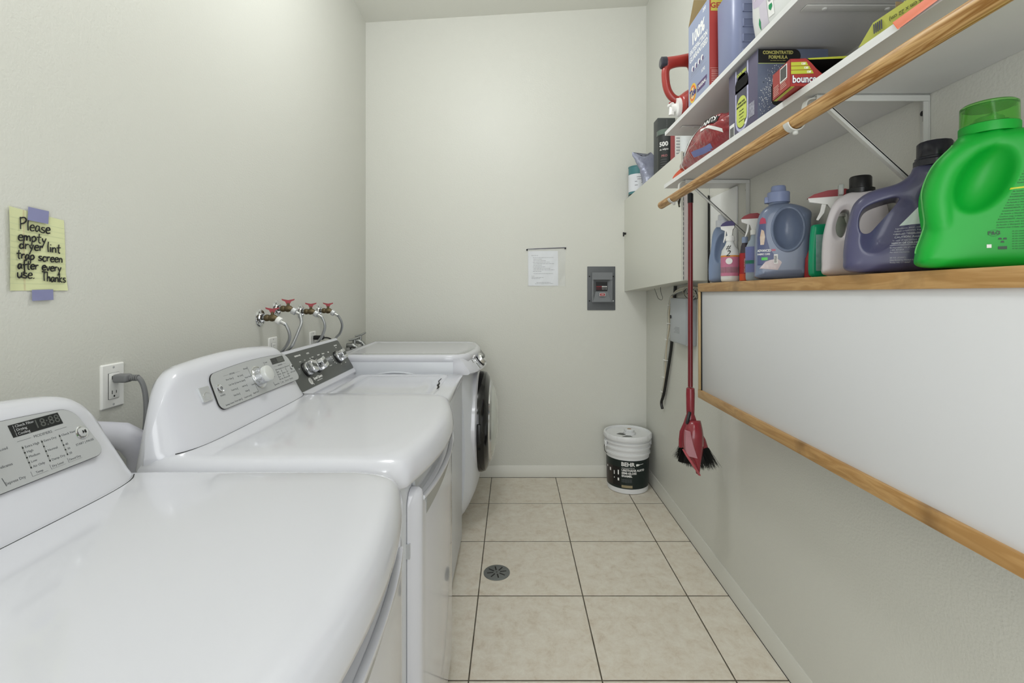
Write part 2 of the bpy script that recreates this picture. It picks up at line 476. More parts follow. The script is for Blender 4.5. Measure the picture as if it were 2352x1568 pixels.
def kenmore(name, label, y0, cons_y, panel_y, detail):
    XB = -0.850; W = .764
    t = thing(name, label, 'clothes dryer', (-0.6, y0+W/2, 0))
    # cabinet
    b = MB()
    o = deck_outline(y0+.012, y0+W-.012, XB, -.262, .036, .03)
    b.loft([[(x, y, z) for x, y in o] for z in (0.03, .888)], WHITE2)
    b.build('cabinet', t, True)
    b = MB(); b.box(XB+.03, -.27, y0+.04, y0+W-.04, 0.0, .032, DARKGAP); b.build('base', t, True)
    # top
    b = MB()
    rings = []
    for ins, rc, z in ((.004, .018, .888), (0, .022, .891), (0, .026, .900), (.003, .034, .914), (.008, .046, .928), (.015, .060, .938), (.024, .074, .9455), (.036, .086, .950), (.050, .094, .9525)):
        q = inset(deck_outline(y0, y0+W, XB, -.243, .057, rc), ins)
        rings.append([(p.x, p.y, z) for p in q])
    q0 = rings[-1]
    for f in (.85, .6, .3):
        c = Vector((-.55, y0+W/2)); rings.append([(c.x+(p[0]-c.x)*f, c.y+(p[1]-c.y)*f, .9535+.002*(1-f)) for p in q0])
    b.loft(rings, WHITE)
    b.build('top_panel', t, True, ang=60)
    # door with scooped handle
    b = MB()
    dy0, dy1 = y0+.075, y0+W-.075
    def fx(y, add): 
        s_ = (y-(y0+W/2))/(W/2); return -.262+.036*(1-s_*s_)+add
    def dprof(top):
        return [(0.0, .10), (.022, .105), (.028, .14), (.028, top-.02), (.025, top-.007), (.018, top-.001), (0.0, top)]
    rings = []
    N = 60
    for i in range(N+1):
        y = dy0+(dy1-dy0)*i/N
        e = min(y-dy0, dy1-y)
        k = 1 if e > .03 else math.sqrt(max(0, 1-((.03-e)/.03)**2))
        top = .858-.030*(1-k)
        if e > .032: top = .858-.030*min(1, (e-.032)/.012)
        rings.append([(fx(y, dx*max(k, .05)), y, z) for dx, z in dprof(top)])
    b.loft(rings, WHITE)
    b.build('door', t, True, ang=40)
    b = MB(); rings = []
    for i in range(25):
        y = dy0+.035+(dy1-dy0-.07)*i/24
        rings.append([(fx(y, .003), y, .82), (fx(y, .010), y, .835), (fx(y, .006), y, .872), (fx(y, -.002), y, .886)])
    b.loft(rings, BTN); b.build('handle_recess', t, True, ang=60)
    b = MB(); pts = []
    for i in range(33):
        u = i/32; s_ = 2*u-1; y = dy0+.036+(dy1-dy0-.072)*u
        pts.append((fx(y, .0275+.006*(1-s_**4)), y, .8305))
    pr = []
    for x, y, z in pts:
        pr.append([(x-.012, y, z-.002), (x-.004, y, z+.0035), (x+.0025, y, z+.003), (x+.0035, y, z-.002), (x+.001, y, z-.007), (x-.008, y, z-.007)])
    b.loft(pr, WHITE); b.build('door_handle', t, True, ang=50)
    b = MB(); pr = []
    for i, (x, y, z) in enumerate(pts[1:-1]):
        dn = .034*(1-i/30)+.004
        pr.append([(x+.001, y, z-.006), (fx(y, .0292), y, z-.010-dn), (fx(y, .0270), y, z-.010-dn), (x-.010, y, z-.006)])
    b.loft(pr, CUT); b.build('handle_underside', t, True, ang=50)
    b = MB(); b.box(fx(dy0+.004, -.004), fx(dy0+.004, .007), dy0-.004, dy0+.004, .70, .735, BTN); b.build('hinge', t, True)
    # console: thin raised shell with leaning face and slanting ends
    Yc = cons_y; hw = .362
    b = MB(); rings = []
    N = 48
    foot = Vector((-.755, 0, .953)); d = Vector((-.3932, 0, .9195))
    for i in range(N+1):
        s_ = -1+2*i/N; s_ = math.copysign(1-(1-abs(s_))**1.9, s_)
        e = (1-abs(s_)**18)**(1/2.2) if abs(s_) < 1 else 0
        e2 = (1-abs(s_)**7)**(1/2.0) if abs(s_) < 1 else 0
        top = 1.152-.022*s_*s_
        z0 = .948; hgt = (top-z0)*max(e, .04)
        pr0 = [(-.748, -.03), (-.748, 0), (-.752, .010), (-.762, .024), (-.818, .154), (-.822, .172), (-.830, .186), (-.842, .194), (-.856, .197), (-.878, .192), (-.89, .175), (-.895, -.03)]
        ring = []
        for x, h in pr0:
            hh = h/.197*hgt if h > 0 else h
            xx = -.832+(max(x, -.892)+.832)*e2
            yy = Yc+s_*(hw-.072*(max(hh, 0)/.2)**1.1)
            ring.append((xx, yy, z0+hh))
        rings.append(ring)
    b.loft(rings, WHITE)
    b.build('console', t, True, ang=40)
    def dz(y):
        e_ = min(y-y0, y0+W-y); tb = ((0, .900), (.003, .914), (.008, .928), (.015, .938), (.024, .9455), (.036, .950), (.050, .9530), (9, .9538))
        for (a, za), (c, zc) in zip(tb[:-1], tb[1:]):
            if e_ < c: return za+(zc-za)*max(0, (e_-a)/(c-a))+.0006
    b = MB(); b.tube([(-.7470-.085*(1-(1-abs(q)**7)**.5), Yc+q*hw, dz(Yc+q*hw)) for q in [-.93+1.86*i/40 for i in range(41)]], .0010, DARKGAP, 6); b.build('seam', t, True)
    # control panel
    nrm = Vector((.9195, 0, .3932))
    PM = frame(foot+nrm*.0052+Vector((0, panel_y, 0))+d*(.010 if detail else 0), (0, 1, 0), d)
    b = MB()
    hwp = .226
    out = []
    for p in subdivided(rrect(-hwp, hwp, .062, .162, .022, 5), .02):
        y = p.y
        if y > .12: y += .012*(1-(p.x/hwp)**2)*(y-.12)/.048
        out.append((p.x+(.004*(p.y-.12)/.05 if p.x < 0 else -.015*(p.y-.12)/.05), y))
    def plate(b, out, M, m, z0, z1): b.loft([[M @ Vector((x, y, z0)) for x, y in out], [M @ Vector((x, y, z1)) for x, y in out]], m)
    plate(b, [(p.x, p.y) for p in inset(out, -.0007)], PM, DARKGAP, -.003, .0004)
    plate(b, out, PM, SILVER, -.003, .001)
    Z = .0011
    def tx(s, x, y, sz, m=SILK, al='CENTER'): b.text(s, sz, PM @ T(x, y, Z), m, al, sx=1.0)
    def ln(x0, y0_, x1, y1_, wd=.0008, m=SILK):
        a = Vector((x0, y0_)); c = Vector((x1, y1_)); n_ = (c-a).normalized(); q = Vector((-n_.y, n_.x))*wd/2
        plate(b, [tuple(a+q), tuple(a-q), tuple(c-q), tuple(c+q)], PM, m, Z-.0004, Z+.0002)
    # display
    plate(b, [(.101, .139), (.187, .139), (.185, .1605), (.100, .1605)], PM, DISP, Z-.0005, Z+.0004)
    plate(b, [(.139, .1415), (.183, .1415), (.182, .158), (.139, .158)], PM, LCD if not detail else DISP, Z, Z+.0006)
    if detail:
        for k, s in enumerate(('Check Filter', 'Drying', 'Cooling')): b.text('| '+s, .0062, PM @ T(.106, .1563-k*.0066, Z+.0006), SILVER, 'LEFT')
        b.text('18:88', .021, PM @ T(.161, .1498, Z+.0008), LCD, 'CENTER')
    else:
        for k in range(3): b.rect(.106, .122, .1435+k*.0055, .1450+k*.0055, PM @ T(0, 0, Z), LCD)
    tx('MODIFIERS', .147, .131, .0066); ln(.104, .131, .126, .131, .0005); ln(.168, .131, .190, .131, .0005)
    cols = [(.108, ('Extra High', 'High', 'Medium', 'Low', 'Air Only'), 'Temp'), (.140, ('Extra Dry', '.', 'Normal', '.', 'Damp Dry'), 'Dry Level'), (.172, ('Check Vent', '', '40', '30', '20'), 'Timed Dry')]
    for cx, names, foot_t in cols:
        ln(cx, .122, cx, .082, .0022, CUT)
        for k, s in enumerate(names):
            y = .119-k*.0087; x = cx
            b.rect(x-.0011, x+.0011, y-.0014, y+.0012, PM @ T(0, 0, Z), DISP)
            if s: tx(s, x+.0035, y, .0056, SILK, 'LEFT')
        tx(foot_t, cx+.010, .0735, .0052)
        ln(cx-.003, .0695, cx+.023, .0695, .0003); ln(cx-.003, .0780, cx-.003, .0695, .0003)
    tx('START | PAUSE', .2115, .094, .0056)
    # left of the knob
    tx('OPTIONS', -.125, .149, .0062); ln(-.165, .149, -.142, .149, .0005); ln(-.108, .149, -.085, .149, .0005)
    opts = (('More Time', 'My Cycle'), ('Less Time', 'Damp Dry Signal'), ('Touch Up', 'Add Dry'), ('Time Dry', 'Chime'), ('Drum Light', 'Control Lock'))
    for k, (p, q) in enumerate(opts):
        y = .136-k*.0162; x = -.128
        tx(p, x-.004, y, .0066, SILK, 'RIGHT'); ln(x, y+.003, x, y-.004, .0016, SILK)
        tx(q, x+.046, y, .0062, SILK, 'RIGHT'); ln(x+.049, y+.003, x+.049, y-.004, .0016, SILK)
    tx('Sensing Control', -.206, .0705, .0060, SILK, 'LEFT')
    ln(-.042, .157, -.036, .072, .0010)
    for k, s in enumerate(('Normal', 'Heavy Duty', 'Casual', 'Rapid Dry')): tx(s, -.044+.002*k, .152-k*.0262, .0066, SILK, 'RIGHT')
    ln(.054, .156, .056, .146, .001); ln(.063, .084, .065, .070, .001)
    for k, s in enumerate(('Towels', 'Bulky Load', 'Delicates', 'Express Dry')): tx(s, .058+.002*k, .153-k*.0265, .0062, SILK, 'LEFT')
    tx('POWER', -.200, .099, .0062)
    b.build('control_panel', t, True)
    PP = [o for o in t.children if o.name.startswith('control_panel')][-1]
    def sub(b, name): 
        o = b.build(name, PP, False) if False else None
    def child(b, name, par):
        b.xf(Matrix(t['_M']).inverted()); o = b.build(name, par); return o
    for (x, y, r, nm) in ((-.200, .119, .0105, 'power_button'), (.2125, .113, .0095, 'start_button')):
        b = MB(); b.lathe([(r+.003, 0), (r+.003, .0016), (r+.0012, .0024), (r, .0014), (r*.98, .003), (r*.55, .0042), (r*.5, .0040), (0.0001, .0046)], CHROME, PM @ T(x, y, .0008), 28)
        b.lathe([(r*.9, .0024), (r*.85, .0038), (0.0001, .0050)], BTN, PM @ T(x, y, .0008), 28)
        if nm == 'start_button':
            plate(b, [(x-.002, y-.003), (x+.0014, y), (x-.002, y+.003)], PM, BPRINT, .0050, .0062)
            for q in (.0022, .0038): plate(b, [(x+q, y-.003), (x+q+.0009, y-.003), (x+q+.0009, y+.003), (x+q, y+.003)], PM, BPRINT, .0050, .0062)
        else:
            b.lathe([(.0042, .0046), (.0042, .0056), (.0036, .0056), (.0036, .0046)], SILK, PM @ T(x, y, .0008), 20)
            plate(b, [(x-.0004, y-.001), (x+.0004, y-.001), (x+.0004, y+.003), (x-.0004, y+.003)], PM, SILK, .0050, .0062)
        child(b, nm, PP)
    b = MB(); kx, ky = -.004, .115
    b.lathe([(.037, 0), (.037, .0012), (.034, .0022), (.031, .0012), (.0305, .003)], CHROME, PM @ T(kx, ky, .0008), 40)
    b.lathe([(.0265, .001), (.0262, .008), (.0235, .020), (.0235, .024), (.0225, .026)], CHROME, PM @ T(kx, ky, .0008), 40)
    b.lathe([(.0248, .024), (.0248, .034), (.0235, .037), (.0205, .0385), (.0001, .0375)], KNOBW, PM @ T(kx, ky, .0008), 40)
    for k in range(24):
        a = k/24*2*PI; b.box(-.0012, .0012, .0226, .0262, .009, .019, BTN, M=PM @ T(kx, ky, 0) @ rot(a))
    child(b, 'cycle_knob', PP)
    # badge
    b = MB(); BM = PM @ T(-.258, .117, -.0035)
    plate(b, rrect(-.020, .020, -.020, .020, .004, 4), BM, BTN, -.003, .003)
    plate(b, rrect(-.018, .018, -.018, .018, .003, 4), BM, SILVER, .002, .0034)
    b.tube([BM @ Vector((-.016+.0016*k, -.003+.008*math.sin(k/20*PI)-.002*(k/20), .0036)) for k in range(21)], .0009, CHROME, 6)
    b.tube([BM @ Vector((-.016+.0016*k, -.009+.013*math.sin(k/20*PI*.9), .0036)) for k in range(21)], .0007, CHROME, 6)
    b.text('ELITE', .0075, BM @ T(0, -.0135, .0036), BTN, 'CENTER', sx=1.3)
    b.build('badge', t, True)
    return t
kenmore('clothes_dryer', 'white top-console dryer filling the lower left foreground', .282, .652, .677, True)
kenmore('clothes_dryer', 'white dryer with silver control panel and big round knob, second from the camera', 1.058, 1.446, 1.508, False)

# ---- washer with charcoal console
def washer_charcoal():
    y0, y1, XB = 1.885, 2.54, -.950
    t = thing('washing_machine', 'white top-loading washer with charcoal console and three chrome dials', 'washing machine', (-.6, 2.21, 0))
    b = MB(); b.box(XB, -.268, y0, y1, .03, .86, WHITE2, .01, 3); b.box(XB+.03, -.30, y0+.03, y1-.03, 0, .035, DARKGAP); b.build('cabinet', t, True)
    b = MB(); b.box(XB, -.262, y0-.002, y1+.002, .858, .893, WHITE, .012, 4); b.build('top_panel', t, True)
    b = MB(); o = rrect(-.79, -.335, y0+.05, y1-.045, .04, 5)
    def ring(d, z): return [(p[0], p[1], z) for p in rrect(-.79+d, -.335-d, y0+.05+d, y1-.045-d, max(.04-d*.35, .008), 5)]
    b.loft([ring(-.004, .8925), ring(-.001, .897), ring(.006, .8985), ring(.018, .8985), ring(.026, .8955), ring(.05, .8955), ring(.058, .8975), ring(.09, .899)], WHITE)
    b.build('lid', t, True, ang=50)
    b = MB(); b.tube([(-.335, 2.12, .8995), (-.333, 2.16, .8995), (-.343, 2.20, .8995), (-.342, 2.24, .8995), (-.355, 2.30, .8995), (-.352, 2.37, .8995)], [.001, .004, .005, .003, .002, .001], DARKGAP, 6)
    b.build('lid_gap', t, True)
    d = Vector((-.50214, 0, .86479)); n = Vector((.86479, 0, .50214)); foot = Vector((-.84, 0, .905))
    b = MB()
    prof = [(-.838, .893), (-.836, .903), (-.844, .918), (-.936, 1.072), (-.939, 1.078), (-.944, 1.080), (-.950, 1.076), (-.950, .893)]
    b.loft([[(x, y, z) for x, z in prof] for y in (y0+.006, y1+.022)], WHITE); b.build('console', t, True)
    PM = frame(foot+n*.0035+Vector((0, 0, 0)), (0, 1, 0), d)
    b = MB()
    out = rrect(y0+.012, y1+.018, .016, .192, .014, 5)
    b.loft([[PM @ Vector((x, y, z)) for x, y in out] for z in (-.004, .0)], WHITE)
    out = rrect(y0+.016, y1+.015, .018, .188, .012, 5)
    b.loft([[PM @ Vector((x, y, z)) for x, y in out] for z in (-.002, .0012)], CHAR)
    Z = .0013
    def tx(s, x, y, sz=.0085, al='CENTER', bold=.0001): b.text(s, sz, PM @ T(x-.035, y, Z), WPRINT, al, bold=bold)
    tx('TEMPERATURE', 2.09, .168, .0088, bold=.0003); tx('CYCLE', 2.19, .166, .0088, bold=.0003); tx('REGULAR', 2.522, .163, .0088, bold=.0003); tx('Heavy', 2.515, .152, .0065)
    tx('Normal', 2.281, .144, .0075, bold=.0003); tx('Delicates', 2.335, .143, .0075, bold=.0003); tx('Bulky', 2.398, .142, .0075, bold=.0003)
    for x, y, s in ((2.085, .140, 'Warm'), (2.130, .141, 'Cold'), (2.045, .112, 'Hot'), (2.185, .141, 'Light'), (2.215, .143, 'Medium'), (2.46, .135, 'Soil'), (2.345, .076, 'Extra Rinse'), (2.42, .076, 'Spin'), (2.47, .062, 'Eco'), (2.53, .062, 'Start'), (2.54, .085, 'Off')):
        tx(s, x, y, .0062)
    for k in range(4): b.rect(2.36+.004*k-.004, 2.366+.004*k, .115-.011*k, .118-.011*k, PM @ T(0, 0, Z-.0002), WPRINT)
    b.rect(2.283, 2.291, .082, .112, PM @ T(0, 0, Z-.0002), BLACKP)
    tx('Speed Queen', 2.16, .050, .017, bold=.0007); tx('COMMERCIAL HEAVY DUTY', 2.165, .036, .0045)
    b.lathe([(.0155, 0), (.0155, .0006), (.0125, .0006), (.0125, 0)], WPRINT, PM @ T(2.045, .046, Z), 28)
    b.lathe([(.0085, 0), (.0085, .0006), (.0062, .0006), (.0062, 0)], WPRINT, PM @ T(2.045, .046, Z), 24)
    b.box(-.0015, .0015, -.009, .006, 0, .0006, WPRINT, M=PM @ T(2.054, .034, Z) @ rot(.7))
    b.build('control_panel', t, True)
    PP = [o for o in t.children if o.name.startswith('control_panel')][-1]
    for x, y, a in ((2.062, .098, -.35), (2.172, .098, .25), (2.432, .102, .12)):
        b = MB(); K = PM @ T(x, y, .001)
        b.lathe([(.034, 0), (.034, .004), (.030, .009), (.028, .012)], BLACKP, K, 36)
        b.lathe([(.0300, .006), (.0305, .016), (.0285, .020), (.027, .018)], CHROME, K, 36)
        b.lathe([(.0272, .012), (.0268, .018), (.0001, .0185)], CHAR, K, 36)
        rr = K @ rot(a)
        for sgn in (-1, 1):
            o = [(-.020, sgn*.009), (.020, sgn*.009), (.023, sgn*.014), (.016, sgn*.0255), (-.016, sgn*.0255), (-.023, sgn*.014)]
            if sgn < 0: o = o[::-1]
            b.loft([[rr @ Vector((p[0], p[1], .012)) for p in o], [rr @ Vector((p[0]*.95, p[1]*.97, .042)) for p in o], [rr @ Vector((p[0]*.85, p[1]*.95, .045)) for p in o]], CHROME)
        b.box(-.022, .022, -.0095, .0095, .016, .043, CHROME, .002, M=rr)
        b.box(-.018, .018, -.0075, .0075, .0425, .0436, CHAR, M=rr)
        b.xf(Matrix(t['_M']).inverted()); b.build('dial', PP)
washer_charcoal()

# ---- front loader
def front_loader():
    y0, y1, XB = 2.575, 3.285, -.955
    yc = (y0+y1)/2
    t = thing('washing_machine', 'white front-loading washer with round black-rimmed door, against the back wall', 'washing machine', (-.6, yc, 0))
    b = MB()
    def fr(z): # bulged front in section
        u = (z-.02)/.86; return -.275+.055*math.sin(min(max(u, 0), 1)*PI)**.7
    rings = []
    for k in range(28):
        z = .012+.873*k/27
        dz = (z-.012)
        pull = .10*max(0, 1-dz/.24)**2.2
        pts = [(XB, y0), (-.50, y0), (-.31, y0)]
        fx = fr(z)
        for i in range(17):
            s = -1+2*i/16; y = yc+s*(y1-y0)/2
            e = 1-abs(s)
            x = fx+.035*(1-s*s)-pull
            if e < .25: x -= (.25-e)**2*1.25*(.06+(fx+.275))*8*.5
            pts.append((max(x, -.305-pull*.3), y))
        pts += [(-.31, y1), (-.50, y1), (XB, y1)]
        rings.append([(x, y, z) for x, y in pts])
    b.loft(rings, WHITE2); b.build('cabinet', t, True, ang=45)
    b = MB(); b.box(XB, -.315, y0+.002, y1-.002, .80, .948, WHITE2, .002); b.build('upper_body', t, True)
    # top with raised rim
    b = MB(); o = []
    for k in range(9): o.append((XB+(-.29-XB)*k/8, y0+.004))
    for i in range(1, 16):
        s = -1+2*i/16; o.append((-.255+.055*(1-s*s), yc+s*(y1-y0-.008)/2))
    for k in range(9): o.append((-.29+(XB+.29)*k/8, y1-.004))
    rg = lambda d, z: [(p.x, p.y, z) for p in inset(o, d)]
    b.loft([rg(.003, .945), rg(0, .949), rg(0, .968), rg(.004, .979), rg(.014, .986), rg(.03, .987), rg(.034, .9845), rg(.08, .985)], WHITE)
    b.build('top_panel', t, True, ang=50)
    # side emboss arc
    b = MB()
    b.tube([(-.93+.60*k/24, y0+.003, .80+.093*math.sin(k/24*PI)) for k in range(25)], .006, WHITE2, 8); b.build('side_rib', t, True)
    # control fascia
    b = MB(); rings = []
    for i in range(21):
        s = -1+2*i/20; y = yc+s*(y1-y0-.002)/2; bow = .052*(1-s*s)
        if abs(s) > .85: bow -= (abs(s)-.85)*.12
        x0 = -.262+bow
        rings.append([(-.32, y, .878), (x0+.040, y, .880), (x0+.050, y, .888), (x0+.044, y, .905), (x0-.002, y, .962), (x0-.012, y, .967), (-.32, y, .967)])
    b.loft(rings, WHITE); b.build('control_fascia', t, True, ang=45)
    ff = [o for o in t.children if o.name.startswith('control_fascia')][-1]
    d = Vector((-.046, 0, .057)).normalized()
    def FP(y, u, add=0.0):
        s = (y-yc)/((y1-y0)/2); bow = .052*(1-s*s); x0 = -.262+bow
        slope = -2*.052*s/((y1-y0)/2)
        p = Vector((x0+.044, y, .905)).lerp(Vector((x0-.002, y, .962)), u)
        return frame(p, Vector((slope, 1, 0)), d) @ T(0, 0, add)
    M = FP(2.665, .62); b = MB(); b.lathe([(.010, -.002), (.010, .002), (.0085, .0024), (.0001, .0024)], CHROME, M, 24); b.lathe([(.0075, .0022), (.0001, .003)], BLACKP, M, 20); b.build('power_button', ff, False) if False else None
    def child(b, nm): b.xf(Matrix(t['_M']).inverted()); b.build(nm, ff)
    child(b, 'power_button')
    b = MB(); M = FP(2.70, .15); b.box(-.02, .03, -.020, .020, -.008, .0015, WHITE2, .001, M=M); b.box(-.018, .004, -.018, .018, .0005, .002, CUT, M=M)
    for k in range(5): b.box(.005, .026, -.016+.007*k, -.013+.007*k, .001, .0035, WHITE, M=M)
    child(b, 'drawer_grip')
    b = MB(); M = FP(2.80, .45); b.lathe([(.042, -.004), (.042, .002), (.039, .004), (.037, .001)], BLACKP, M, 36); b.lathe([(.034, .0), (.034, .020), (.031, .026), (.0001, .027)], CHROME, M, 36)
    b.box(-.03, .03, -.008, .008, .012, .029, CHAR, .002, M=M)
    child(b, 'cycle_dial')
    b = MB(); M = FP(2.735, .5); b.box(-.002, .002, -.022, .022, -.001, .0015, BLACKP, M=M); child(b, 'display_slot')
    b = MB(); M = FP(2.98, .55); b.box(-.11, .11, -.026, .026, -.02, .004, DISP, .003, M=M); child(b, 'display')
    # door
    zc, r = .545, .300
    M = frame((-.204, 2.93, zc), (0, 1, 0), (0, 0, 1))
    b = MB(); b.lathe([(r+.018, -.03), (r+.016, -.004), (r, .004), (r-.01, .0)], WHITE, M, 64); b.build('door_surround', t, True)
    b = MB(); b.lathe([(r-.004, -.01), (r-.004, .022), (r-.012, .044), (r-.040, .062), (r-.058, .066), (r-.066, .060)], BLACKG, M, 64)
    b.build('door', t, True); dr = [o for o in t.children if o.name.startswith('door')][-1]
    b = MB(); b.lathe([(r-.056, .060), (r-.060, .072), (r-.075, .082), (r-.082, .080), (r-.084, .07)], CHROME, M, 64); b.xf(Matrix(t['_M']).inverted()); b.build('chrome_ring', dr)
    b = MB(); b.lathe([(r-.080, .074), (r-.10, .090), (r-.15, .106), (r-.20, .113), (.0001, .116)], mat('door_glass_white', (196, 199, 192), 0.1, coat=.6), M, 64); b.xf(Matrix(t['_M']).inverted()); b.build('door_window', dr)
    b = MB(); b.box(-.31, -.285, -.055, .055, .006, .028, BLACKP, .004, M=M); b.xf(Matrix(t['_M']).inverted()); b.build('door_grip', dr)
front_loader()

# ------------------------------------------------------------ left wall: note, outlets, valves
YPAPER = mat('yellow_note_paper', (216, 220, 172), 0.7, noise_amt=0.04)
TAPE = mat('blue_painter_tape', (138, 140, 178), 0.6, noise_amt=0.08, nscale=60)
INK = mat('marker_ink', (18, 20, 22), 0.5)
LW = frame((XL, 0, 0), (0, 1, 0), (0, 0, 1))
t = thing('handwritten_note', 'yellow lined paper note with black handwriting taped to the left wall', 'note', (XL+.001, 1.066, 1.33))
b = MB(); N = 14; rows = []
A, Bq, Cq, Dq = Vector((1.001, 1.507)), Vector((1.126, 1.495)), Vector((1.134, 1.331)), Vector((1.004, 1.3305))
for j in range(N+1):
    row = []
    for i in range(N+1):
        u, v = i/N, j/N
        p = A.lerp(Bq, u).lerp(Dq.lerp(Cq, u), v)
        h = .0015+.004*max(0, (u-.7)/.3)**2*max(0, (v-.75)/.25)+.003*max(0, (.2-u)/.2)**2+.001*math.sin(u*7+v*4)
        row.append(b.bm.verts.new((XL+max(h, .0008), p.x, p.y)))
    rows.append(row)
fs = [b.bm.faces.new((rows[j][i], rows[j][i+1], rows[j+1][i+1], rows[j+1][i])) for j in range(N) for i in range(N)]
b.setm(fs, YPAPER)
LINE = mat('ruled_line', (190, 202, 170), 0.7); RLINE = mat('margin_line', (205, 160, 140), 0.7)
Hh = lambda u, v: .0015+.004*max(0, (u-.7)/.3)**2*max(0, (v-.75)/.25)+.003*max(0, (.2-u)/.2)**2+.001*math.sin(u*7+v*4)
def note_pt(u, v, o=.0005):
    p = A.lerp(Bq, u).lerp(Dq.lerp(Cq, u), v); return Vector((XL+max(Hh(u, v), .0008)+o, p.x, p.y))
def strip(b, pts, wd, m, M=None):
    P = [Vector(p) for p in pts]; L_, R_ = [], []
    for i, p in enumerate(P):
        tg = (P[min(i+1, len(P)-1)]-P[max(i-1, 0)]); tg = tg.normalized() if tg.length > 0 else Vector((0, 1, 0))
        n_ = Vector((0, -tg.z, tg.y))*wd/2
        L_.append(b.bm.verts.new(p+n_)); R_.append(b.bm.verts.new(p-n_))
    b.setm([b.bm.faces.new((L_[i], L_[i+1], R_[i+1], R_[i])) for i in range(len(P)-1)], m)
for k in range(12): strip(b, [note_pt(i/14, .12+k*.072, .0003) for i in range(15)], .0004, LINE)
for q in (.245, .262): strip(b, [note_pt(q, i/14, .0003) for i in range(15)], .0004, RLINE)
b.build('paper', t, True)
pap = [o for o in t.children][-1]
# stroke letters: x-height .5, ascender 1
G = {
 'P': (.55, [[(.1, 0), (.08, .5), (.05, 1)], [(.05, .9), (.35, 1), (.5, .8), (.35, .55), (.1, .45)]]),
 'l': (.22, [[(.12, 1), (.08, .5), (.12, 0)]]),
 'e': (.42, [[(.05, .28), (.35, .3), (.3, .5), (.12, .45), (.05, .2), (.15, 0), (.38, .06)]]),
 'a': (.45, [[(.35, .45), (.15, .48), (.05, .2), (.15, 0), (.32, .2), (.35, .45)], [(.35, .42), (.36, .15), (.44, .02)]]),
 's': (.38, [[(.32, .45), (.12, .45), (.1, .3), (.3, .18), (.25, .02), (.03, .05)]]),
 'm': (.62, [[(.05, .5), (.07, 0)], [(.07, .3), (.18, .48), (.28, .35), (.28, .03)], [(.28, .3), (.42, .48), (.52, .35), (.55, 0)]]),
 'p': (.45, [[(.05, .45), (.07, 0), (.05, -.4)], [(.06, .35), (.25, .5), (.38, .25), (.22, .02), (.07, .08)]]),
 't': (.38, [[(.18, .85), (.16, .1), (.3, .0)], [(.0, .5), (.34, .55)]]),
 'y': (.42, [[(.05, .48), (.12, .2), (.22, .18)], [(.36, .5), (.2, .0), (.05, -.42)]]),
 'd': (.45, [[(.32, .38), (.12, .42), (.04, .15), (.15, 0), (.34, .12)], [(.36, 1), (.34, .4), (.38, 0)]]),
 'r': (.36, [[(.06, .5), (.08, 0)], [(.07, .3), (.2, .46), (.32, .44)]]),
 'i': (.2, [[(.08, .48), (.09, 0)], [(.09, .68), (.11, .74)]]),
 'n': (.44, [[(.05, .5), (.07, 0)], [(.07, .32), (.22, .48), (.34, .35), (.36, 0)]]),
 'c': (.38, [[(.34, .45), (.15, .48), (.05, .22), (.15, 0), (.34, .06)]]),
 'f': (.36, [[(.36, .85), (.22, .92), (.16, .6), (.18, .1), (.22, -.35), (.08, -.3)], [(.04, .42), (.34, .46)]]),
 'v': (.4, [[(.04, .48), (.18, .02), (.36, .5)]]),
 'u': (.44, [[(.05, .5), (.06, .15), (.2, .0), (.34, .2)], [(.36, .5), (.38, .0)]]),
 '.': (.2, [[(.06, .04), (.1, .0)]]),
 'T': (.5, [[(.02, .95), (.48, .9)], [(.24, .92), (.22, .5), (.26, 0)]]),
 'h': (.44, [[(.06, 1), (.07, 0)], [(.07, .3), (.22, .48), (.34, .32), (.36, 0)]]),
 'k': (.42, [[(.06, .95), (.08, 0)], [(.34, .5), (.1, .25), (.36, .0)]]),
 ' ': (.3, [])}
b = MB()
def write(s, y, z, h, width, slant=0.03, wd=.0030):
    tot = sum(G[c][0] for c in s); k = width/tot; x = 0
    for c in s:
        adv, strokes = G[c]
        jz = random.uniform(-.03, .03)*h
        for st in strokes:
            pts = spl([(px, pz, 0) for px, pz in st], n=4) if len(st) > 2 else [Vector((st[0][0], st[0][1], 0)), Vector((st[1][0], st[1][1], 0))]
            P = []
            for q in pts:
                yy = y+(x+q.x)*k+q.y*h*slant; zz = z+q.y*h+jz-.035*(x*k)
                u = (yy-1.003)/.128; v = (1.50-zz)/.17
                P.append((XL+max(Hh(min(max(u, 0), 1), min(max(v, 0), 1)), .0008)+.0012, yy, zz))
            for a_, c_ in zip(P[:-1], P[1:]):
                pass
            b.tube([Vector(p) for p in P], wd/2*random.uniform(.85, 1.1), INK, 6) if len(P) > 1 else None
        x += adv
write('Please', 1.022, 1.462, .026, .070); write('empty', 1.019, 1.438, .024, .064); write('dryer lint', 1.022, 1.4205, .023, .094)
write('trap screen', 1.017, 1.399, .021, .104); write('after every', 1.019, 1.378, .021, .099); write('use.', 1.018, 1.358, .023, .039); write('Thanks', 1.071, 1.352, .022, .058)
for v in b.bm.verts: v.co.x = XL + .0008 + (v.co.x-XL)*.55+.0015
b.xf(Matrix(t['_M']).inverted()); b.build('handwriting', pap)
for (ya, yb_, za, zb) in ((1.040, 1.086, 1.482, 1.511), (1.049, 1.097, 1.309, 1.333)):
    b = MB(); b.box(XL+.0045, XL+.0052, ya, yb_, za, zb, TAPE, M=T(0, (ya+yb_)/2, (za+zb)/2) @ rot(-.05 if za > 1.4 else .03, 'X') @ T(0, -(ya+yb_)/2, -(za+zb)/2)); b.build('tape', t, True)

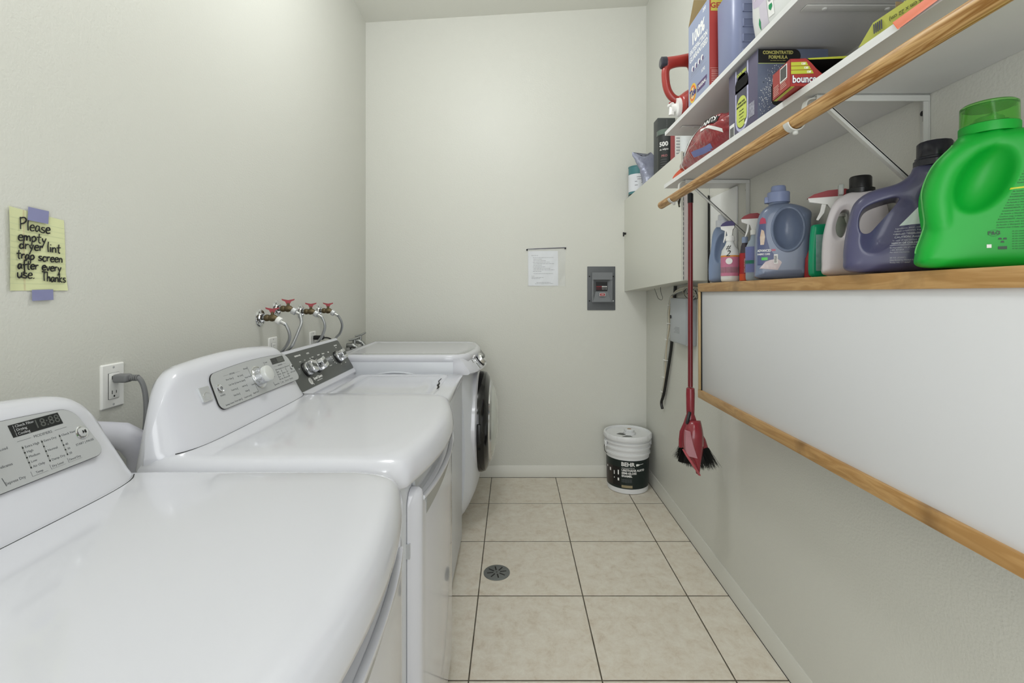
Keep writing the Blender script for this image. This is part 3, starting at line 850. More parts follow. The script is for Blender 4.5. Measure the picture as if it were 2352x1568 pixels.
OUT = mat('outlet_white', (235, 235, 232), 0.35)
def outlet(y, z, label, w=.072, h=.115, group=None):
    t = thing('wall_outlet', label, 'wall outlet', (XL, y, z), group=group)
    M = frame((0, 0, 0), (0, 1, 0), (0, 0, 1))
    b = MB()
    o = rrect(-w/2, w/2, -h/2, h/2, .004, 3)
    b.loft([[M @ Vector((p[0], p[1], 0)) for p in o], [M @ Vector((p[0], p[1], .003)) for p in o], [M @ Vector((p[0], p[1], .0055)) for p in inset(o, .003)]], OUT)
    b.build('plate', t)
    b = MB(); b.box(-.0168, .0168, -.0338, .0338, .004, .0068, DARKGAP, M=M); b.box(-.0164, .0164, -.0334, .0334, .004, .0075, OUT, .0006, M=M)
    for zc in (.019, -.019):
        b.box(-.0075, -.0055, zc-.002, zc+.007, .007, .0078, BPRINT, M=M); b.box(.0055, .0073, zc-.001, zc+.006, .007, .0078, BPRINT, M=M)
        b.lathe([(.0025, .007), (.0025, .0078), (.0001, .0078)], BPRINT, M @ T(0, zc-.008), 12)
    b.build('receptacle', t)
    for zc in (.0485, -.0485):
        b = MB(); b.lathe([(.003, .004), (.003, .006), (.0001, .0066)], BTN, M @ T(0, zc), 14); b.build('screw', t)
outlet(1.262, 1.082, 'white wall outlet between the two dryers, grey cord in its upper socket')
outlet(2.105, 1.070, 'white wall outlet below the leftmost hose valves')
outlet(2.525, 1.060, 'white wall outlet below the rightmost hose valves')
GREYC = mat('grey_cord', (118, 119, 120), 0.5)
t = thing('power_cord', 'grey power cord with flat plug running from the wall outlet behind the dryers', 'power cord', (XL+.01, 1.275, 1.10))
b = MB(); b.box(XL+.008, XL+.045, 1.252, 1.279, 1.090, 1.112, GREYC, .006, 3, M=None); b.box(XL+.002, XL+.012, 1.258, 1.260, 1.098, 1.104, CHROME); b.build('plug', t, True)
b = MB()
for k in range(4): b.lathe([(.008, 0), (.008, .003)], GREYC, frame((XL+.046+.005*k, 1.27, 1.101), (0, 1, 0), (0, 0, 1)), 14)
b.tube(spl([(XL+.042, 1.268, 1.101), (-.990, 1.272, 1.100), (-.978, 1.275, 1.075), (-.972, 1.275, 1.03), (-.970, 1.27, .97), (-.975, 1.26, .85), (-1.0, 1.25, .70)], n=8), .0062, GREYC, 10); b.build('cable', t, True)
for y, z in ((2.105, 1.055), (2.525, 1.085)):
    t = thing('power_cord', 'black power plug in the outlet under the %s hose valves' % ('left pair of' if y < 2.3 else 'right pair of'), 'power cord', (XL, y, z))
    b = MB(); b.box(XL+.008, XL+.06, y-.012, y+.016, z-.011, z+.012, BLACKP, .006, 3); b.build('plug', t, True)
    b = MB(); b.tube(spl([(XL+.055, y, z), (XL+.085, y+.01, z-.004), (XL+.10, y+.02, z-.03), (XL+.09, y+.03, z-.12)], n=6), .004, BLACKP, 8); b.build('cable', t, True)

t = thing('dryer_vent_duct', 'pale grey vent duct between the left wall and the second dryer', 'vent duct', (-.95, 1.20, .97))
b = MB(); b.tube([(XL+.002, 1.185, .975), (-1.0, 1.185, .975), (-.965, 1.187, .973), (-.945, 1.195, .958), (-.935, 1.21, .92), (-.935, 1.22, .80)], [.034, .032, .032, .032, .030, .030], DUCT, 24); b.build('duct', t, True)
HOSE = mat('braided_steel_hose', (170, 172, 174), 0.3, metal=0.8, bump=0.8, bscale=900, bdist=0.0006)
def valve(y, z, end, label):
    t = thing('hose_valve', label, 'water valve', (XL, y, z), group=None)
    X = frame((0, 0, 0), (0, 1, 0), (0, 0, 1))
    b = MB(); b.lathe([(.036, 0), (.036, .002), (.033, .005), (.022, .006), (.020, .010), (.016, .012), (.016, 0.004)], CHROME, X, 32)
    for a in (.6, 2.1, 3.9, 5.4): b.lathe([(.0025, .006), (.0001, .0064)], DARKGAP, X @ T(.028*math.cos(a), .028*math.sin(a)), 8)
    b.build('escutcheon', t)
    b = MB(); b.tube([(0, 0, 0), (.022, 0, 0)], .0105, DULL, 14)
    b.tube([(.020, 0, 0), (.024, 0, 0), (.030, 0, 0), (.036, 0, 0), (.040, 0, 0)], [.011, .0135, .0145, .0135, .010], BRASS, 14)
    b.tube([(.038, 0, 0), (.044, 0, 0), (.052, 0, 0), (.060, 0, 0), (.066, 0, -.003), (.074, 0, -.008)], [.010, .014, .0155, .014, .011, .0115], BRASS, 14)
    b.tube([(.052, 0, .01), (.052, 0, .026)], .0065, BRASS, 12)
    b.build('valve_body', t)
    b = MB(); pr = [(-.026, .026), (-.025, .020), (-.012, .014), (-.007, .003), (.007, .003), (.012, .014), (.025, .020), (.026, .026), (.014, .023), (0, .0205), (-.014, .023)]
    H = T(.052, 0, .018) @ rot(.35)
    b.loft([[H @ Vector((p[0], -.005, p[1])) for p in pr], [H @ Vector((p[0], .005, p[1])) for p in pr]], REDH); b.build('handle', t)
    b = MB(); d = Vector((.85, 0, -.5)).normalized(); p0 = Vector((.070, 0, -.006))
    b.tube([p0, p0+d*.002, p0+d*.018, p0+d*.020], [.013, .0155, .0155, .012], OUT if label.startswith('left') else BTN, 16); b.build('coupling_nut', t)
    # hose
    h = thing('supply_hose', label.replace('valve with red lever', 'braided steel hose curving down from the red-lever valve'), 'hose', (XL, y, z))
    b = MB(); q = p0+d*.018
    b.tube([q, q+d*.022], .0078, CHROME, 14)
    dy = end[1]; k = z-1.10
    e = [q+d*.020, Vector((.108, dy*.1, -.030)), Vector((.119, dy*.3, -.060)), Vector((.117, dy*.6, -.090)), Vector((.098, dy, -k-.004)), Vector((.072, dy, -k-.035)), Vector((.055, dy, -k-.09)), Vector((.050, dy, -k-.2))]
    b.tube(spl(e, n=8), .0066, HOSE, 12); b.build('hose_tube', h)
valve(2.003, 1.218, (.055, .02), 'leftmost valve with red lever on the left wall')
valve(2.143, 1.251, (.020, -.06), 'second valve with red lever from the left, slightly higher')
valve(2.384, 1.228, (.060, .01), 'third valve with red lever from the left')
valve(2.606, 1.223, (.070, .05), 'rightmost valve with red lever on the left wall')
t = thing('old_hose_bibbs', 'cluster of dull grey metal taps behind the front-loading washer', 'tap', (XL, 3.1, .97))
for k, (y, z) in enumerate(((3.05, .985), (3.17, 1.0))):
    b = MB(); b.tube([(XL, y, z), (XL+.04, y, z), (XL+.058, y, z-.01)], [.014, .018, .012], DULL, 12); b.tube([(XL+.05, y, z), (XL+.05, y, z+.035)], .008, DULL, 10)
    b.tube([(XL+.02, y-.02, z+.035), (XL+.05, y, z+.04), (XL+.078, y+.02, z+.055)], [.005, .008, .005], DULL, 10)
    b.tube([(XL+.055, y, z-.005), (XL+.076, y, z-.03)], .013, DULL, 12); b.build('tap', t, True)
b = MB(); b.tube([(XL+.02, 3.02, .965), (XL+.03, 3.15, .96), (XL+.03, 3.24, .975)], .011, CHROME, 10); b.build('connecting_pipe', t, True)

# ------------------------------------------------------------ back wall
t = thing('hanging_document', 'white typed notice in a clear plastic sleeve on the back wall', 'notice', (.24, YB, 1.5))
CLEAR = mat('clear_sleeve', (235, 238, 240), 0.12, alpha=0.22, bump=.6, bscale=25, bdist=.004)
PAPER = mat('white_paper', (232, 234, 238), 0.6)
BW = frame((.24, YB, 1.505), (1, 0, 0), (0, 0, 1)) @ rot(-.01)
b = MB(); N = 10
rows = [[b.bm.verts.new(BW @ Vector((-.135+.27*i/N, .125-.265*j/N, .008+.004*math.sin(i*1.9+j*.8)))) for i in range(N+1)] for j in range(N+1)]
b.setm([b.bm.faces.new((rows[j][i], rows[j][i+1], rows[j+1][i+1], rows[j+1][i])) for j in range(N) for i in range(N)], CLEAR)
b.build('plastic_sleeve', t, True)
b = MB(); PMx = BW @ T(-.022, -.008, 0) @ rot(.02)
b.box(-.108, .105, -.130, .118, .001, .003, PAPER, M=PMx)
GP = mat('grey_print', (140, 142, 146), 0.6)
lines = [(-.085, .085, .05)]+[(-.075+(.004 if k % 3 else 0), .070-k*.011, .15-.03*((k*7) % 4)) for k in range(10)]+[(-.07, -.045, .14), (-.085, -.062, .02), (-.085, -.072, .085), (-.085, -.079, .06), (-.05, -.108, .1), (-.06, -.116, .13)]
for x, y, L in lines:
    x1 = min(x+L, .085); xx = x
    while xx < x1:
        wl = random.uniform(.006, .02); b.box(xx, min(xx+wl, x1), y, y+.0026, .003, .0034, GP, M=PMx); xx += wl+.003
b.build('typed_page', t, True)
b = MB(); b.tube([BW @ Vector((-.142, .122, .006)), BW @ Vector((.140, .136, .006))], .0024, mat('dark_rod', (70, 66, 90), .5), 8)
for x, y in ((-.140, .117), (.133, .130)): b.lathe([(.006, 0), (.006, .010), (.0001, .013)], BLACKP, BW @ T(x, y, 0), 12)
b.build('hanging_rod', t, True)

PG = mat('panel_grey', (96, 99, 102), 0.5, noise_amt=.12, nscale=40)
PG2 = mat('panel_grey_light', (122, 125, 128), 0.45, noise_amt=.12, nscale=40)
t = thing('breaker_panel', 'small dark grey electrical breaker panel set in the back wall', 'breaker panel', (.632, YB, 1.35))
M = frame((.632, YB, 1.349), (1, 0, 0), (0, 0, 1))
b = MB(); b.box(-.1, .1, -.156, .156, -.002, .006, PG, .002, M=M); b.build('cover_plate', t, True)
b = MB()
rgs = []
def q(x0, x1, y0, y1, z): return [M @ Vector(p) for p in ((x0, y0, z), (x1, y0, z), (x1, y1, z), (x0, y1, z))]
b.loft([q(-.072, .074, -.098, .112, .006), q(-.072, .074, -.098, .112, .034), q(-.062, .064, -.092, .062, .036), q(-.042, .040, -.022, .048, .012)], PG2)
b.box(-.071, .073, .062, .112, .02, .040, PG2, M=M)
b.build('raised_door', t, True)
b = MB(); b.box(-.041, .041, -.020, .046, .012, .016, BLACKP, M=M)
for k in range(8):
    x = -.036+k*.0095
    mm = REDH if k < 4 else WPRINT
    b.box(x, x+.006, .008, .016, .016, .021, mm, M=M); b.box(x+.002, x+.0035, -.010, .004, .016, .018, mm, M=M)
b.build('breaker_switches', t, True)
b = MB(); b.box(-.018, .022, -.056, -.034, .030, .0375, WPRINT, M=M); b.box(-.016, .020, -.054, -.036, .037, .038, REDH, M=M); b.text('ON', .012, M @ T(.002, -.045, .0384), WPRINT); b.build('warning_label', t, True)
for x, y in ((-.085, .085), (.085, .085), (-.085, -.09), (.085, -.09)):
    b = MB(); b.lathe([(.005, .005), (.005, .008), (.0001, .0085)], DARKGAP if x < 0 or y > 0 else BTN, M @ T(x, y), 12); b.build('screw', t, True)

# ------------------------------------------------------------ paint bucket and floor drain
t = thing('paint_bucket', 'white five-gallon paint bucket with dark green label in the back corner', 'bucket', (.780, 3.275, 0), rz=.12)
BUK = mat('bucket_plastic', (228, 229, 230), 0.35, noise_amt=.05)
b = MB(); pr = [(.128, .0), (.136, .004), (.137, .02), (.143, .245), (.150, .247), (.150, .258), (.144, .260), (.145, .283), (.152, .285), (.152, .296), (.146, .298), (.147, .318), (.154, .320), (.154, .330), (.148, .332), (.149, .352)]
b.lathe(pr, BUK, None, 64); b.build('pail', t)
b = MB(); b.lathe([(.157, .345), (.159, .350), (.159, .370), (.155, .377), (.147, .377), (.143, .366), (.05, .366), (.0001, .366)], BUK, None, 64, cap0=False)
for k in range(24): b.box(.1585, .1602, -.0012, .0012, .348, .372, BUK, M=rot(2*PI*k/24))
b.build('lid', t); lid = t.children[-1] if len(t.children) else None
b = MB(); b.lathe([(.040, .366), (.040, .378), (.030, .380), (.030, .386), (.034, .388), (.034, .397), (.030, .399), (.0001, .397)], BUK, T(.005, -.02), 32); b.lathe([(.024, .3975), (.0001, .3985)], mat('rust_smear', (190, 160, 128), .7, noise_amt=.3, nscale=90), T(.005, -.02), 20); b.build('spout_cap', t)
b = MB(); 
for pts in ([(-.085, -.02), (-.055, .0), (-.03, -.01), (-.028, -.045), (-.05, -.055)], [(-.07, -.085), (-.03, -.062), (-.005, -.075), (.0, -.098), (-.04, -.092)]):
    b.loft([[(x, y, .3665) for x, y in pts], [(x, y, .3672) for x, y in pts]], mat('dried_paint', (96, 98, 96), .6))
b.build('paint_stain', t)
LBL = mat('label_dark_green', (24, 36, 34), 0.35); LBL2 = mat('label_picture', (62, 50, 46), .4, col2=(30, 26, 26), nscale=30)
b = MB()
def cyl_patch(b, a0, a1, z0, z1, m, off=.0006, rad=lambda z: .137+(z-.02)/.225*.006, n=24):
    rings = [[((rad(z)+off)*math.sin(a0+(a1-a0)*i/n), -(rad(z)+off)*math.cos(a0+(a1-a0)*i/n), z) for i in range(n+1)] for z in (z0, (z0+z1)/2, z1)]
    b.loft(rings, m, False, False, closed=False)
cyl_patch(b, -1.95, 1.25, .035, .222, LBL)
cyl_patch(b, -1.75, -1.10, .05, .175, LBL2, .001); cyl_patch(b, -1.10, -.68, .05, .175, mat('label_black', (16, 15, 16), .4), .001)
for a, z, w_, h_ in ((-1.5, .15, .08, .012), (-1.25, .135, .1, .020), (-1.0, .12, .05, .025), (-.78, .125, .06, .03), (-.78, .085, .08, .018), (-1.0, .095, .04, .008)):
    cyl_patch(b, a-w_/2, a+w_/2, z, z+h_, WPRINT, .0014, n=3)
cyl_patch(b, -.63, -.12, .043, .060, mat('label_gold', (150, 138, 108), .5), .001)
def cyl_text(b, s, size, a, z, m, bold=0, al='LEFT', sx=1):
    vs = b.text(s, size, T(0, 0, 0), m, al, bold=bold, sx=sx)
    for v in vs:
        x, y, e = v.co; ang = a+x/.141; r = .1395+(z+y-.02)/.225*.004+.0012+e
        v.co = (r*math.sin(ang), -r*math.cos(ang), z+y)
cyl_text(b, 'BEHR', .036, -.64, .197, WPRINT, .0012)
b.tube([(( .1435)*math.sin(a), -.1435*math.cos(a), .194+.012*(a-.04)) for a in [.04+.02*k for k in range(20)]], [.007]*6+[.004]*3+[.0012]*11, WPRINT, 6)
cyl_text(b, 'INTERIOR/EXTERIOR', .009, -.62, .172, WPRINT)
for k, s in enumerate(('URETHANE ALKYD', 'SEMI-GLOSS', 'ENAMEL')): cyl_text(b, s, .0182, -.62, .158-k*.0185, WPRINT, .0007)
for k in range(3): cyl_text(b, 'Durable finish for trim, doors', .0055, -.62, .099-k*.008, GP)
b.build('label', t)
b = MB(); b.tube([(.152*math.cos(a), .152*math.sin(a)-.01, .30-.085*math.sin(max(0, -math.sin(a)))*0-.05*abs(math.sin(a))) for a in [PI-.15+i*(PI+.3)/30 for i in range(31)]], .0018, DULL, 6) if False else None
b.tube([(-.158, -.01, .31), (-.166, -.01, .285), (-.163, -.01, .255), (-.150, -.02, .240)], .002, BLACKP, 6); b.build('bail_handle', t)
for x in (-.1565, .1565):
    b = MB(); b.box(x-.0065, x+.0065, -.02, .01, .285, .325, BUK, .003); b.build('handle_lug', t)

t = thing('floor_drain', 'round grey metal drain cover set in the tile floor', 'floor drain', (-.076, 2.271, 0))
b = MB(); b.lathe([(.062, 0), (.062, .003), (.059, .0042), (.0001, .0042)], mat('cast_drain', (128, 131, 130), .45, metal=.5, noise_amt=.2, nscale=60), None, 48)
for k in range(8): b.box(.016, .046, -.003, .003, .0038, .0046, DARKGAP, M=rot(.2+k*PI/4))
b.lathe([(.0035, .0042), (.0001, .0047)], DARKGAP, None, 10)
b.build('drain_cover', t)

# ------------------------------------------------------------ right wall: whiteboard with ledge
TILT = .0062
def board_z(y): return 1.361+(2.002-y)*TILT
BX = .77
t = thing('framed_whiteboard', 'large white marker board in a pine frame on the right wall', 'whiteboard', (BX, 1.2, 1.13), rx=-math.atan(TILT))
y0, y1, z0, z1 = .42, 2.002, .892, 1.361
def bb(name, x0, x1, a, c, d, e, m, bev=0.001):
    b = MB(); S_ = T(0, 0, 0)
    b.box(x0, x1, a-1.2, c-1.2, d-1.13, e-1.13, m, bev, 2)
    b.xf(T(-BX, 0, (0.8)*TILT)); return b.build(name, t)
bb('marker_surface', BX+.008, BX+.016, y0, y1-.004, z0, z1-.004, BOARD)
bb('top_rail', BX, BX+.030, y0, y1, z1-.034, z1, PINE); bb('bottom_rail', BX-.001, BX+.012, y0, y1, z0-.004, z0+.030, PINE)
bb('end_rail', BX, BX+.012, y1-.020, y1, z0+.031, z1-.035, PINEZ); bb('frame_gap_shade', BX+.004, BX+.010, y1-.025, y1-.019, z0+.030, z1-.035, BLACKP, 0)  # thin black strip stands in for the dark gap between board and end rail
t = thing('wall_ledge', 'pine ledge behind the top rail of the whiteboard carrying the bottles', 'shelf', (.87, 1.2, 1.34), rx=-math.atan(TILT))
b = MB(); b.box(BX+.031-.87, XR-.001-.87, y0-1.2, y1+.045-1.2, .006, .0205, PINE, .001); b.xf(T(0, 0, .8*TILT*0+.0055)); b.build('ledge_board', t)
b = MB(); b.box(.925-.87, XR-.001-.87, y0-1.2, y1-1.2, -.03, .0055, PINE, .001); b.build('wall_cleat', t)
def lz(y): return 1.361+(2.002-y)*TILT+.0015+.0012

# ------------------------------------------------------------ shelves, brackets, rod
SX = .665
for z, y1s, lab in ((1.78, 2.116, 'lower white wall shelf above the hanging rod'), (2.008, 2.105, 'upper white wall shelf near the top of the photo')):
    t = thing('wall_shelf', lab, 'shelf', (.81, 1.2, z), group=None)
    b = MB(); b.box(SX+.001, XR-.001, .25, y1s-.001, z+.0005, z+.016, MELA); b.build('shelf_board', t, True)
    b = MB(); b.box(SX, SX+.0012, .25, y1s, z, z+.0165, MELAE); b.build('edge_band', t, True)
def bracket(y, z, lab, low):
    t = thing('shelf_bracket', lab, 'shelf bracket', (XR, y, z))
    b = MB(); b.box(SX+.03, XR-.002, y-.013, y+.013, z-.0035, z-.0008, BRK, .0008)
    (b.box(SX+.03, XR-.002, y-.013, y-.0105, z-.016, z-.002, BRK) if low else None); b.build('shelf_arm', t, True)
    for x in (SX+.08, XR-.06):
        b = MB(); b.lathe([(.006, 0), (.005, .003), (.0001, .004)], BRK, T(x, y, z-.0035) @ rot(PI, 'X'), 14); b.build('screw', t, True)
    if not low: return
    b = MB(); b.box(XR-.004, XR-.0008, y-.0125, y+.0125, z-.245, z-.004, BRK, .0008); b.box(XR-.016, XR-.0045, y-.0124, y-.0100, z-.245, z-.0165, BRK); b.build('wall_leg', t, True)
    b = MB(); p = Vector((SX+.045, y, z-.010)); q_ = Vector((XR-.008, y, z-.225)); d = (q_-p)
    F = frame(p, d, (0, 1, 0)); b.box(0, d.length, -.010, .010, -.002, .002, BRK, .0008, M=F); b.box(0, d.length, -.010, -.008, -.008, .002, BRK, M=F); b.build('diagonal_brace', t, True)
    b = MB(); b.lathe([(.006, 0), (.006, .005), (.0001, .006)], BLACKP, frame((XR-.0042, y, z-.040), (0, -1, 0), (0, 0, 1)), 14); b.box(XR-.0055, XR-.004, y-.003, y+.003, z-.058, z-.04, BLACKP); b.build('wall_screw', t, True)
    if low:
        zc = 1.705+(2.10-y)*.014
        b = MB(); pts = []
        for k in range(22):
            a = math.radians(200-k*11.5); pts.append((.65+.0205*math.cos(a)*1.0, y, zc+.0205*math.sin(a)))
        cr = [Vector(p) for p in reversed(pts)]
        cr = [Vector((.650+.0195*math.cos(math.radians(a)), y, zc+.0195*math.sin(math.radians(a)))) for a in range(185, 372, 12)]
        def band(P, wd, th):
            rings = []
            for i, p in enumerate(P):
                tg = (P[min(i+1, len(P)-1)]-P[max(i-1, 0)]).normalized(); n_ = Vector((-tg.z, 0, tg.x))
                rings.append([p+Vector((0, -wd/2, 0))-n_*th/2, p+Vector((0, wd/2, 0))-n_*th/2, p+Vector((0, wd/2, 0))+n_*th/2, p+Vector((0, -wd/2, 0))+n_*th/2])
            b.loft(rings, BRK)
        band(cr, .020, .003)
        band(spl([cr[-1], Vector((.672, y, z-.035)), Vector((.678, y, z-.012)), Vector((SX+.04, y, z-.006)), Vector((SX+.06, y, z-.006))], n=5), .016, .003)
        b.lathe([(.006, 0), (.006, .006), (.003, .008), (.0001, .008)], BRK, T(.652, y-.002, zc-.021) @ rot(PI, 'X'), 12)
        b.build('rod_hook', t, True)
bracket(1.112, 1.78, 'white bracket with rod hook under the lower shelf, nearer the camera', True)
bracket(1.950, 1.78, 'white bracket with rod hook under the far end of the lower shelf', True)
bracket(1.150, 2.008, 'white bracket under the upper shelf, nearer the camera', False)
bracket(1.985, 2.008, 'white bracket under the far end of the upper shelf', False)
b = MB(); b.tube([(.65, 2.105-k*.09, 1.705+k*.09*.014) for k in range(22)], .0163, DOWEL, 28)
o = b.build('hanging_rod'); tag(o, 'long round pine closet rod hung under the lower shelf', 'rod')

# ------------------------------------------------------------ cream wall box in the corner, grey box, cables
CREAM = mat('cream_cabinet_paint', (218, 218, 208), 0.4, bump=.15, bscale=60)
t = thing('wall_cabinet', 'cream painted utility cabinet mounted in the back right corner', 'cabinet', (.88, 2.9, 1.35))
ya, yb_ = 2.335, YB-.001
xf = .822
b = MB(); b.loft([[(xf+.004, ya, 1.381), (XR-.001, ya, 1.381), (XR-.001, ya, 2.005), (xf+.004, ya, 2.005)], [(xf-.012, yb_, 1.330), (XR-.001, yb_, 1.330), (XR-.001, yb_, 1.974), (xf-.012, yb_, 1.974)]], CREAM); b.build('cabinet_body', t, True)
b = MB(); b.loft([[(xf-.006, ya-.003, 1.379), (xf+.003, ya-.003, 1.379), (xf+.003, ya-.003, 2.007), (xf-.006, ya-.003, 2.007)], [(xf-.024, yb_, 1.328), (xf-.013, yb_, 1.328), (xf-.013, yb_, 1.976), (xf-.024, yb_, 1.976)]], CREAM); b.build('cabinet_door', t, True)
b = MB()
for k in range(26): b.box(xf+.0035, xf+.0065, ya-.004, ya-.001, 1.385+k*.024, 1.400+k*.024, PG2)
b.box(xf+.007, xf+.032, ya-.0035, ya, 1.385, 2.0, mat('hinge_paint', (205, 196, 194), .4)); b.build('piano_hinge', t, True)
b = MB(); b.lathe([(.008, 0), (.008, .012), (.0001, .014)], BLACKP, frame((xf-.023, 3.40, 1.735), (0, -1, 0), (0, 0, 1)), 14); b.box(xf-.045, xf-.035, 3.395, 3.405, 1.715, 1.745, BLACKP, .002); b.build('cabinet_lock', t, True)
b = MB(); b.tube([(.80, ya-.006, 1.80), (.805, ya-.012, 1.79)], .004, DULL, 8); 
for k in range(3): b.box(.79+.008*k, .797+.008*k, ya-.012-.002*k, ya-.010-.002*k, 1.735+.006*k, 1.79, BRASS if k == 1 else DARKGAP, .0006, M=T(.8, 0, 1.79) @ rot(.2*(k-1), 'Y') @ T(-.8, 0, -1.79))
o = b.build('key_bunch'); tag(o, 'small bunch of dark keys hanging at the corner of the cream cabinet', 'keys')

GB = mat('light_grey_enamel', (176, 181, 186), 0.35)
t = thing('junction_box', 'light blue-grey metal utility box on the right wall below the cream cabinet', 'utility box', (.93, 2.62, 1.16))
b = MB(); b.box(.903, XR-.001, 2.50, 2.756, 1.043, 1.290, GB, .003, 2); b.build('box_body', t, True)
b = MB(); b.box(.900, .904, 2.504, 2.752, 1.048, 1.285, GB, .001)
for k in range(6): b.box(.8995, .900, 2.60, 2.60+.09-.012*(k % 3), 1.10+k*.006, 1.1015+k*.006, PG2)
b.build('box_cover', t, True)
b = MB(); b.lathe([(.010, 0), (.010, .004), (.0001, .005)], BLACKP, frame((.900, 2.742, 1.183), (0, -1, 0), (0, 0, 1)), 18); b.build('knockout_plug', t, True)
t = thing('wall_notice', 'strip of printed stickers on the right wall half hidden by the broom handle', 'sticker', (XR, 2.43, 1.2))
b = MB(); 
for k, c in enumerate(((190, 192, 200), (95, 92, 110), (205, 205, 208), (120, 95, 105), (200, 200, 204))):
    b.box(XR-.0018, XR-.0004, 2.39, 2.46, 1.26-k*.05, 1.305-k*.05, mat('sticker_%d' % k, c, .5))
b.build('sticker_sheet', t, True)

WIREB = mat('wire_beige', (190, 180, 158), 0.5); WIREW = mat('wire_white', (205, 207, 200), 0.5); WIREK = mat('wire_black', (24, 24, 24), 0.45)
t = thing('cable_bundle', 'bundle of black and beige cables with zip ties running down the right wall', 'cable bundle', (XR, 2.95, 1.3))
def wire(name, pts, r, m, n=7): 
    b = MB(); b.tube(spl(pts, n=n), r, m, 8); return b.build(name, t, True)
wire('thick_cable', [(.945, 2.80, 1.36), (.943, 2.82, 1.20), (.942, 2.86, 1.0), (.941, 2.92, .85), (.938, 2.985, .70), (.936, 3.03, .63), (.935, 3.01, .595)], .009, WIREK)
for k, (m, r) in enumerate(((WIREB, .0042), (WIREW, .0042), (WIREB, .004), (WIREW, .0034), (mat('wire_grey', (120, 122, 118), .5), .0034))):
    o_ = .006*k
    wire('thin_cable', [(.93, 2.42+.02*k, 1.345), (.925, 2.55+.01*k, 1.355-.006*k), (.93, 2.72+.01*k, 1.335-.006*k), (.938, 2.84+o_, 1.29), (.938, 2.885+o_, 1.20), (.936, 2.875+o_*1.2, 1.12), (.937, 2.93+o_*.4, 1.0), (.938, 2.95+o_*1.1, .90), (.938, 2.965+o_*.5, .80), (.937, 3.0+o_*.8, .70), (.938, 3.03, .63+.008*k)], r, m)
for z, y in ((1.245, 2.875), (1.135, 2.885), (1.035, 2.93), (.905, 2.955), (.795, 2.985), (.70, 3.01)):
    b = MB(); b.box(.928, .952, y-.018, y+.020, z-.002, z+.002, OUT, .001); b.build('zip_tie', t, True)
t = thing('wire_tangle', 'tangle of thin telephone wires spilling out below the cream cabinet', 'wires', (.93, 2.45, 1.35))
for k in range(9):
    c = Vector((.925, 2.46+.025*(k % 4), 1.33-.008*(k % 3))); P = []
    rr = random.uniform(.02, .04); ph = random.uniform(0, 6)
    for i in range(9):
        a = ph+i*.7; P.append(c+Vector((.010*math.sin(a*1.3+k), rr*1.8*math.cos(a), rr*.8*math.sin(a))))
    for p in P: p.x = min(p.x, .948)
    b = MB(); b.tube(spl(P, n=5), .0017, (WIREB, WIREW, WIREK)[k % 3], 6); b.build('wire', t, True)
b = MB(); b.tube(spl([(.86, 2.80, 1.352), (.865, 2.81, 1.32), (.89, 2.86, 1.292), (.905, 2.93, 1.275), (.90, 2.98, 1.285), (.90, 3.02, 1.315), (.88, 2.99, 1.345)], n=8), .0013, WIREK, 6)
o = b.build('wire_loop'); tag(o, 'thin dark wire loop drooping beneath the cream cabinet', 'wire')
b = MB(); b.tube([(.948, 2.325, 1.36), (.948, 2.322, 1.60), (.948, 2.325, 1.79)], .004, WIREK, 8); b.tube([(.94, 2.318, 1.36), (.94, 2.316, 1.79)], .0018, WIREK, 6)
o = b.build('black_cable'); tag(o, 'thin black cable running vertically beside the cream cabinet', 'cable')
b = MB(); b.box(.948, XR-.0005, 2.04, 2.31, 1.375, 1.775, mat('white_panel', (236, 237, 235), .4), .001)
o = b.build('wall_panel'); tag(o, 'plain white board on the wall behind the far bottles', 'panel')

# ------------------------------------------------------------ broom with dustpan
BR = mat('broom_red', (134, 40, 50), 0.25, coat=.3); BRD = mat('broom_handle_red', (112, 26, 34), 0.3, coat=.3)
PINKP = mat('dustpan_pink', (170, 118, 126), 0.3); BRI = mat('bristle_black', (20, 22, 20), 0.6)
t = thing('broom', 'red broom with black bristles hanging upright beside the whiteboard', 'broom', (.797, 2.16, .55))
b = MB(); b.tube([(.797, 2.16, .90), (.797, 2.16, 1.74)], .0108, BRD, 16); b.build('handle', t, True)
b = MB(); b.tube([(.797, 2.16, 1.725), (.797, 2.16, 1.765), (.797, 2.16, 1.77)], [.0125, .0125, .008], BLACKP, 16); b.build('hang_cap', t, True)
b = MB(); b.tube([(.797, 2.16, .765), (.797, 2.16, .80), (.797, 2.16, .87), (.797, 2.16, .893), (.797, 2.16, .897)], [.017, .018, .019, .018, .012], BR, 18); b.build('socket', t, True)
b = MB()
def sec(z, hx, hy, cy=2.16, cx=.797): return [(cx+hx*math.cos(2*PI*k/24), cy+hy*math.sin(2*PI*k/24), z) for k in range(24)]
b.loft([sec(.775, .018, .018), sec(.74, .030, .024), sec(.70, .048, .028), sec(.665, .060, .029, cx=.805), sec(.63, .066, .028, cx=.810)], BR); b.build('broom_head', t, True, ang=60)
b = MB()
for k in range(1500):
    u = random.uniform(-1, 1); v = random.uniform(-1, 1)
    p = Vector((.812+.060*u, 2.16+.022*v, .632)); e = Vector((.822+.088*u+random.gauss(0, .006), 2.16+.048*v+random.gauss(0, .006), .552+.022*abs(u)**2-.012*random.random()-.012*u))
    if random.random() < .06: e += Vector((random.gauss(0, .018), random.gauss(0, .01), random.uniform(0, .03)))
    d_ = Vector((.0006, .0004, 0)); b.setm([b.bm.faces.new([b.bm.verts.new(q_) for q_ in (p-d_, p+d_, e+d_*.5, e-d_*.5)])], BRI)
b.loft([sec(.635, .060, .022, cx=.812), sec(.585, .074, .034, cx=.818), sec(.566, .078, .036, cx=.820)], BRI)
o = b.build('bristles', t, True, ang=180); o['kind'] = 'stuff'
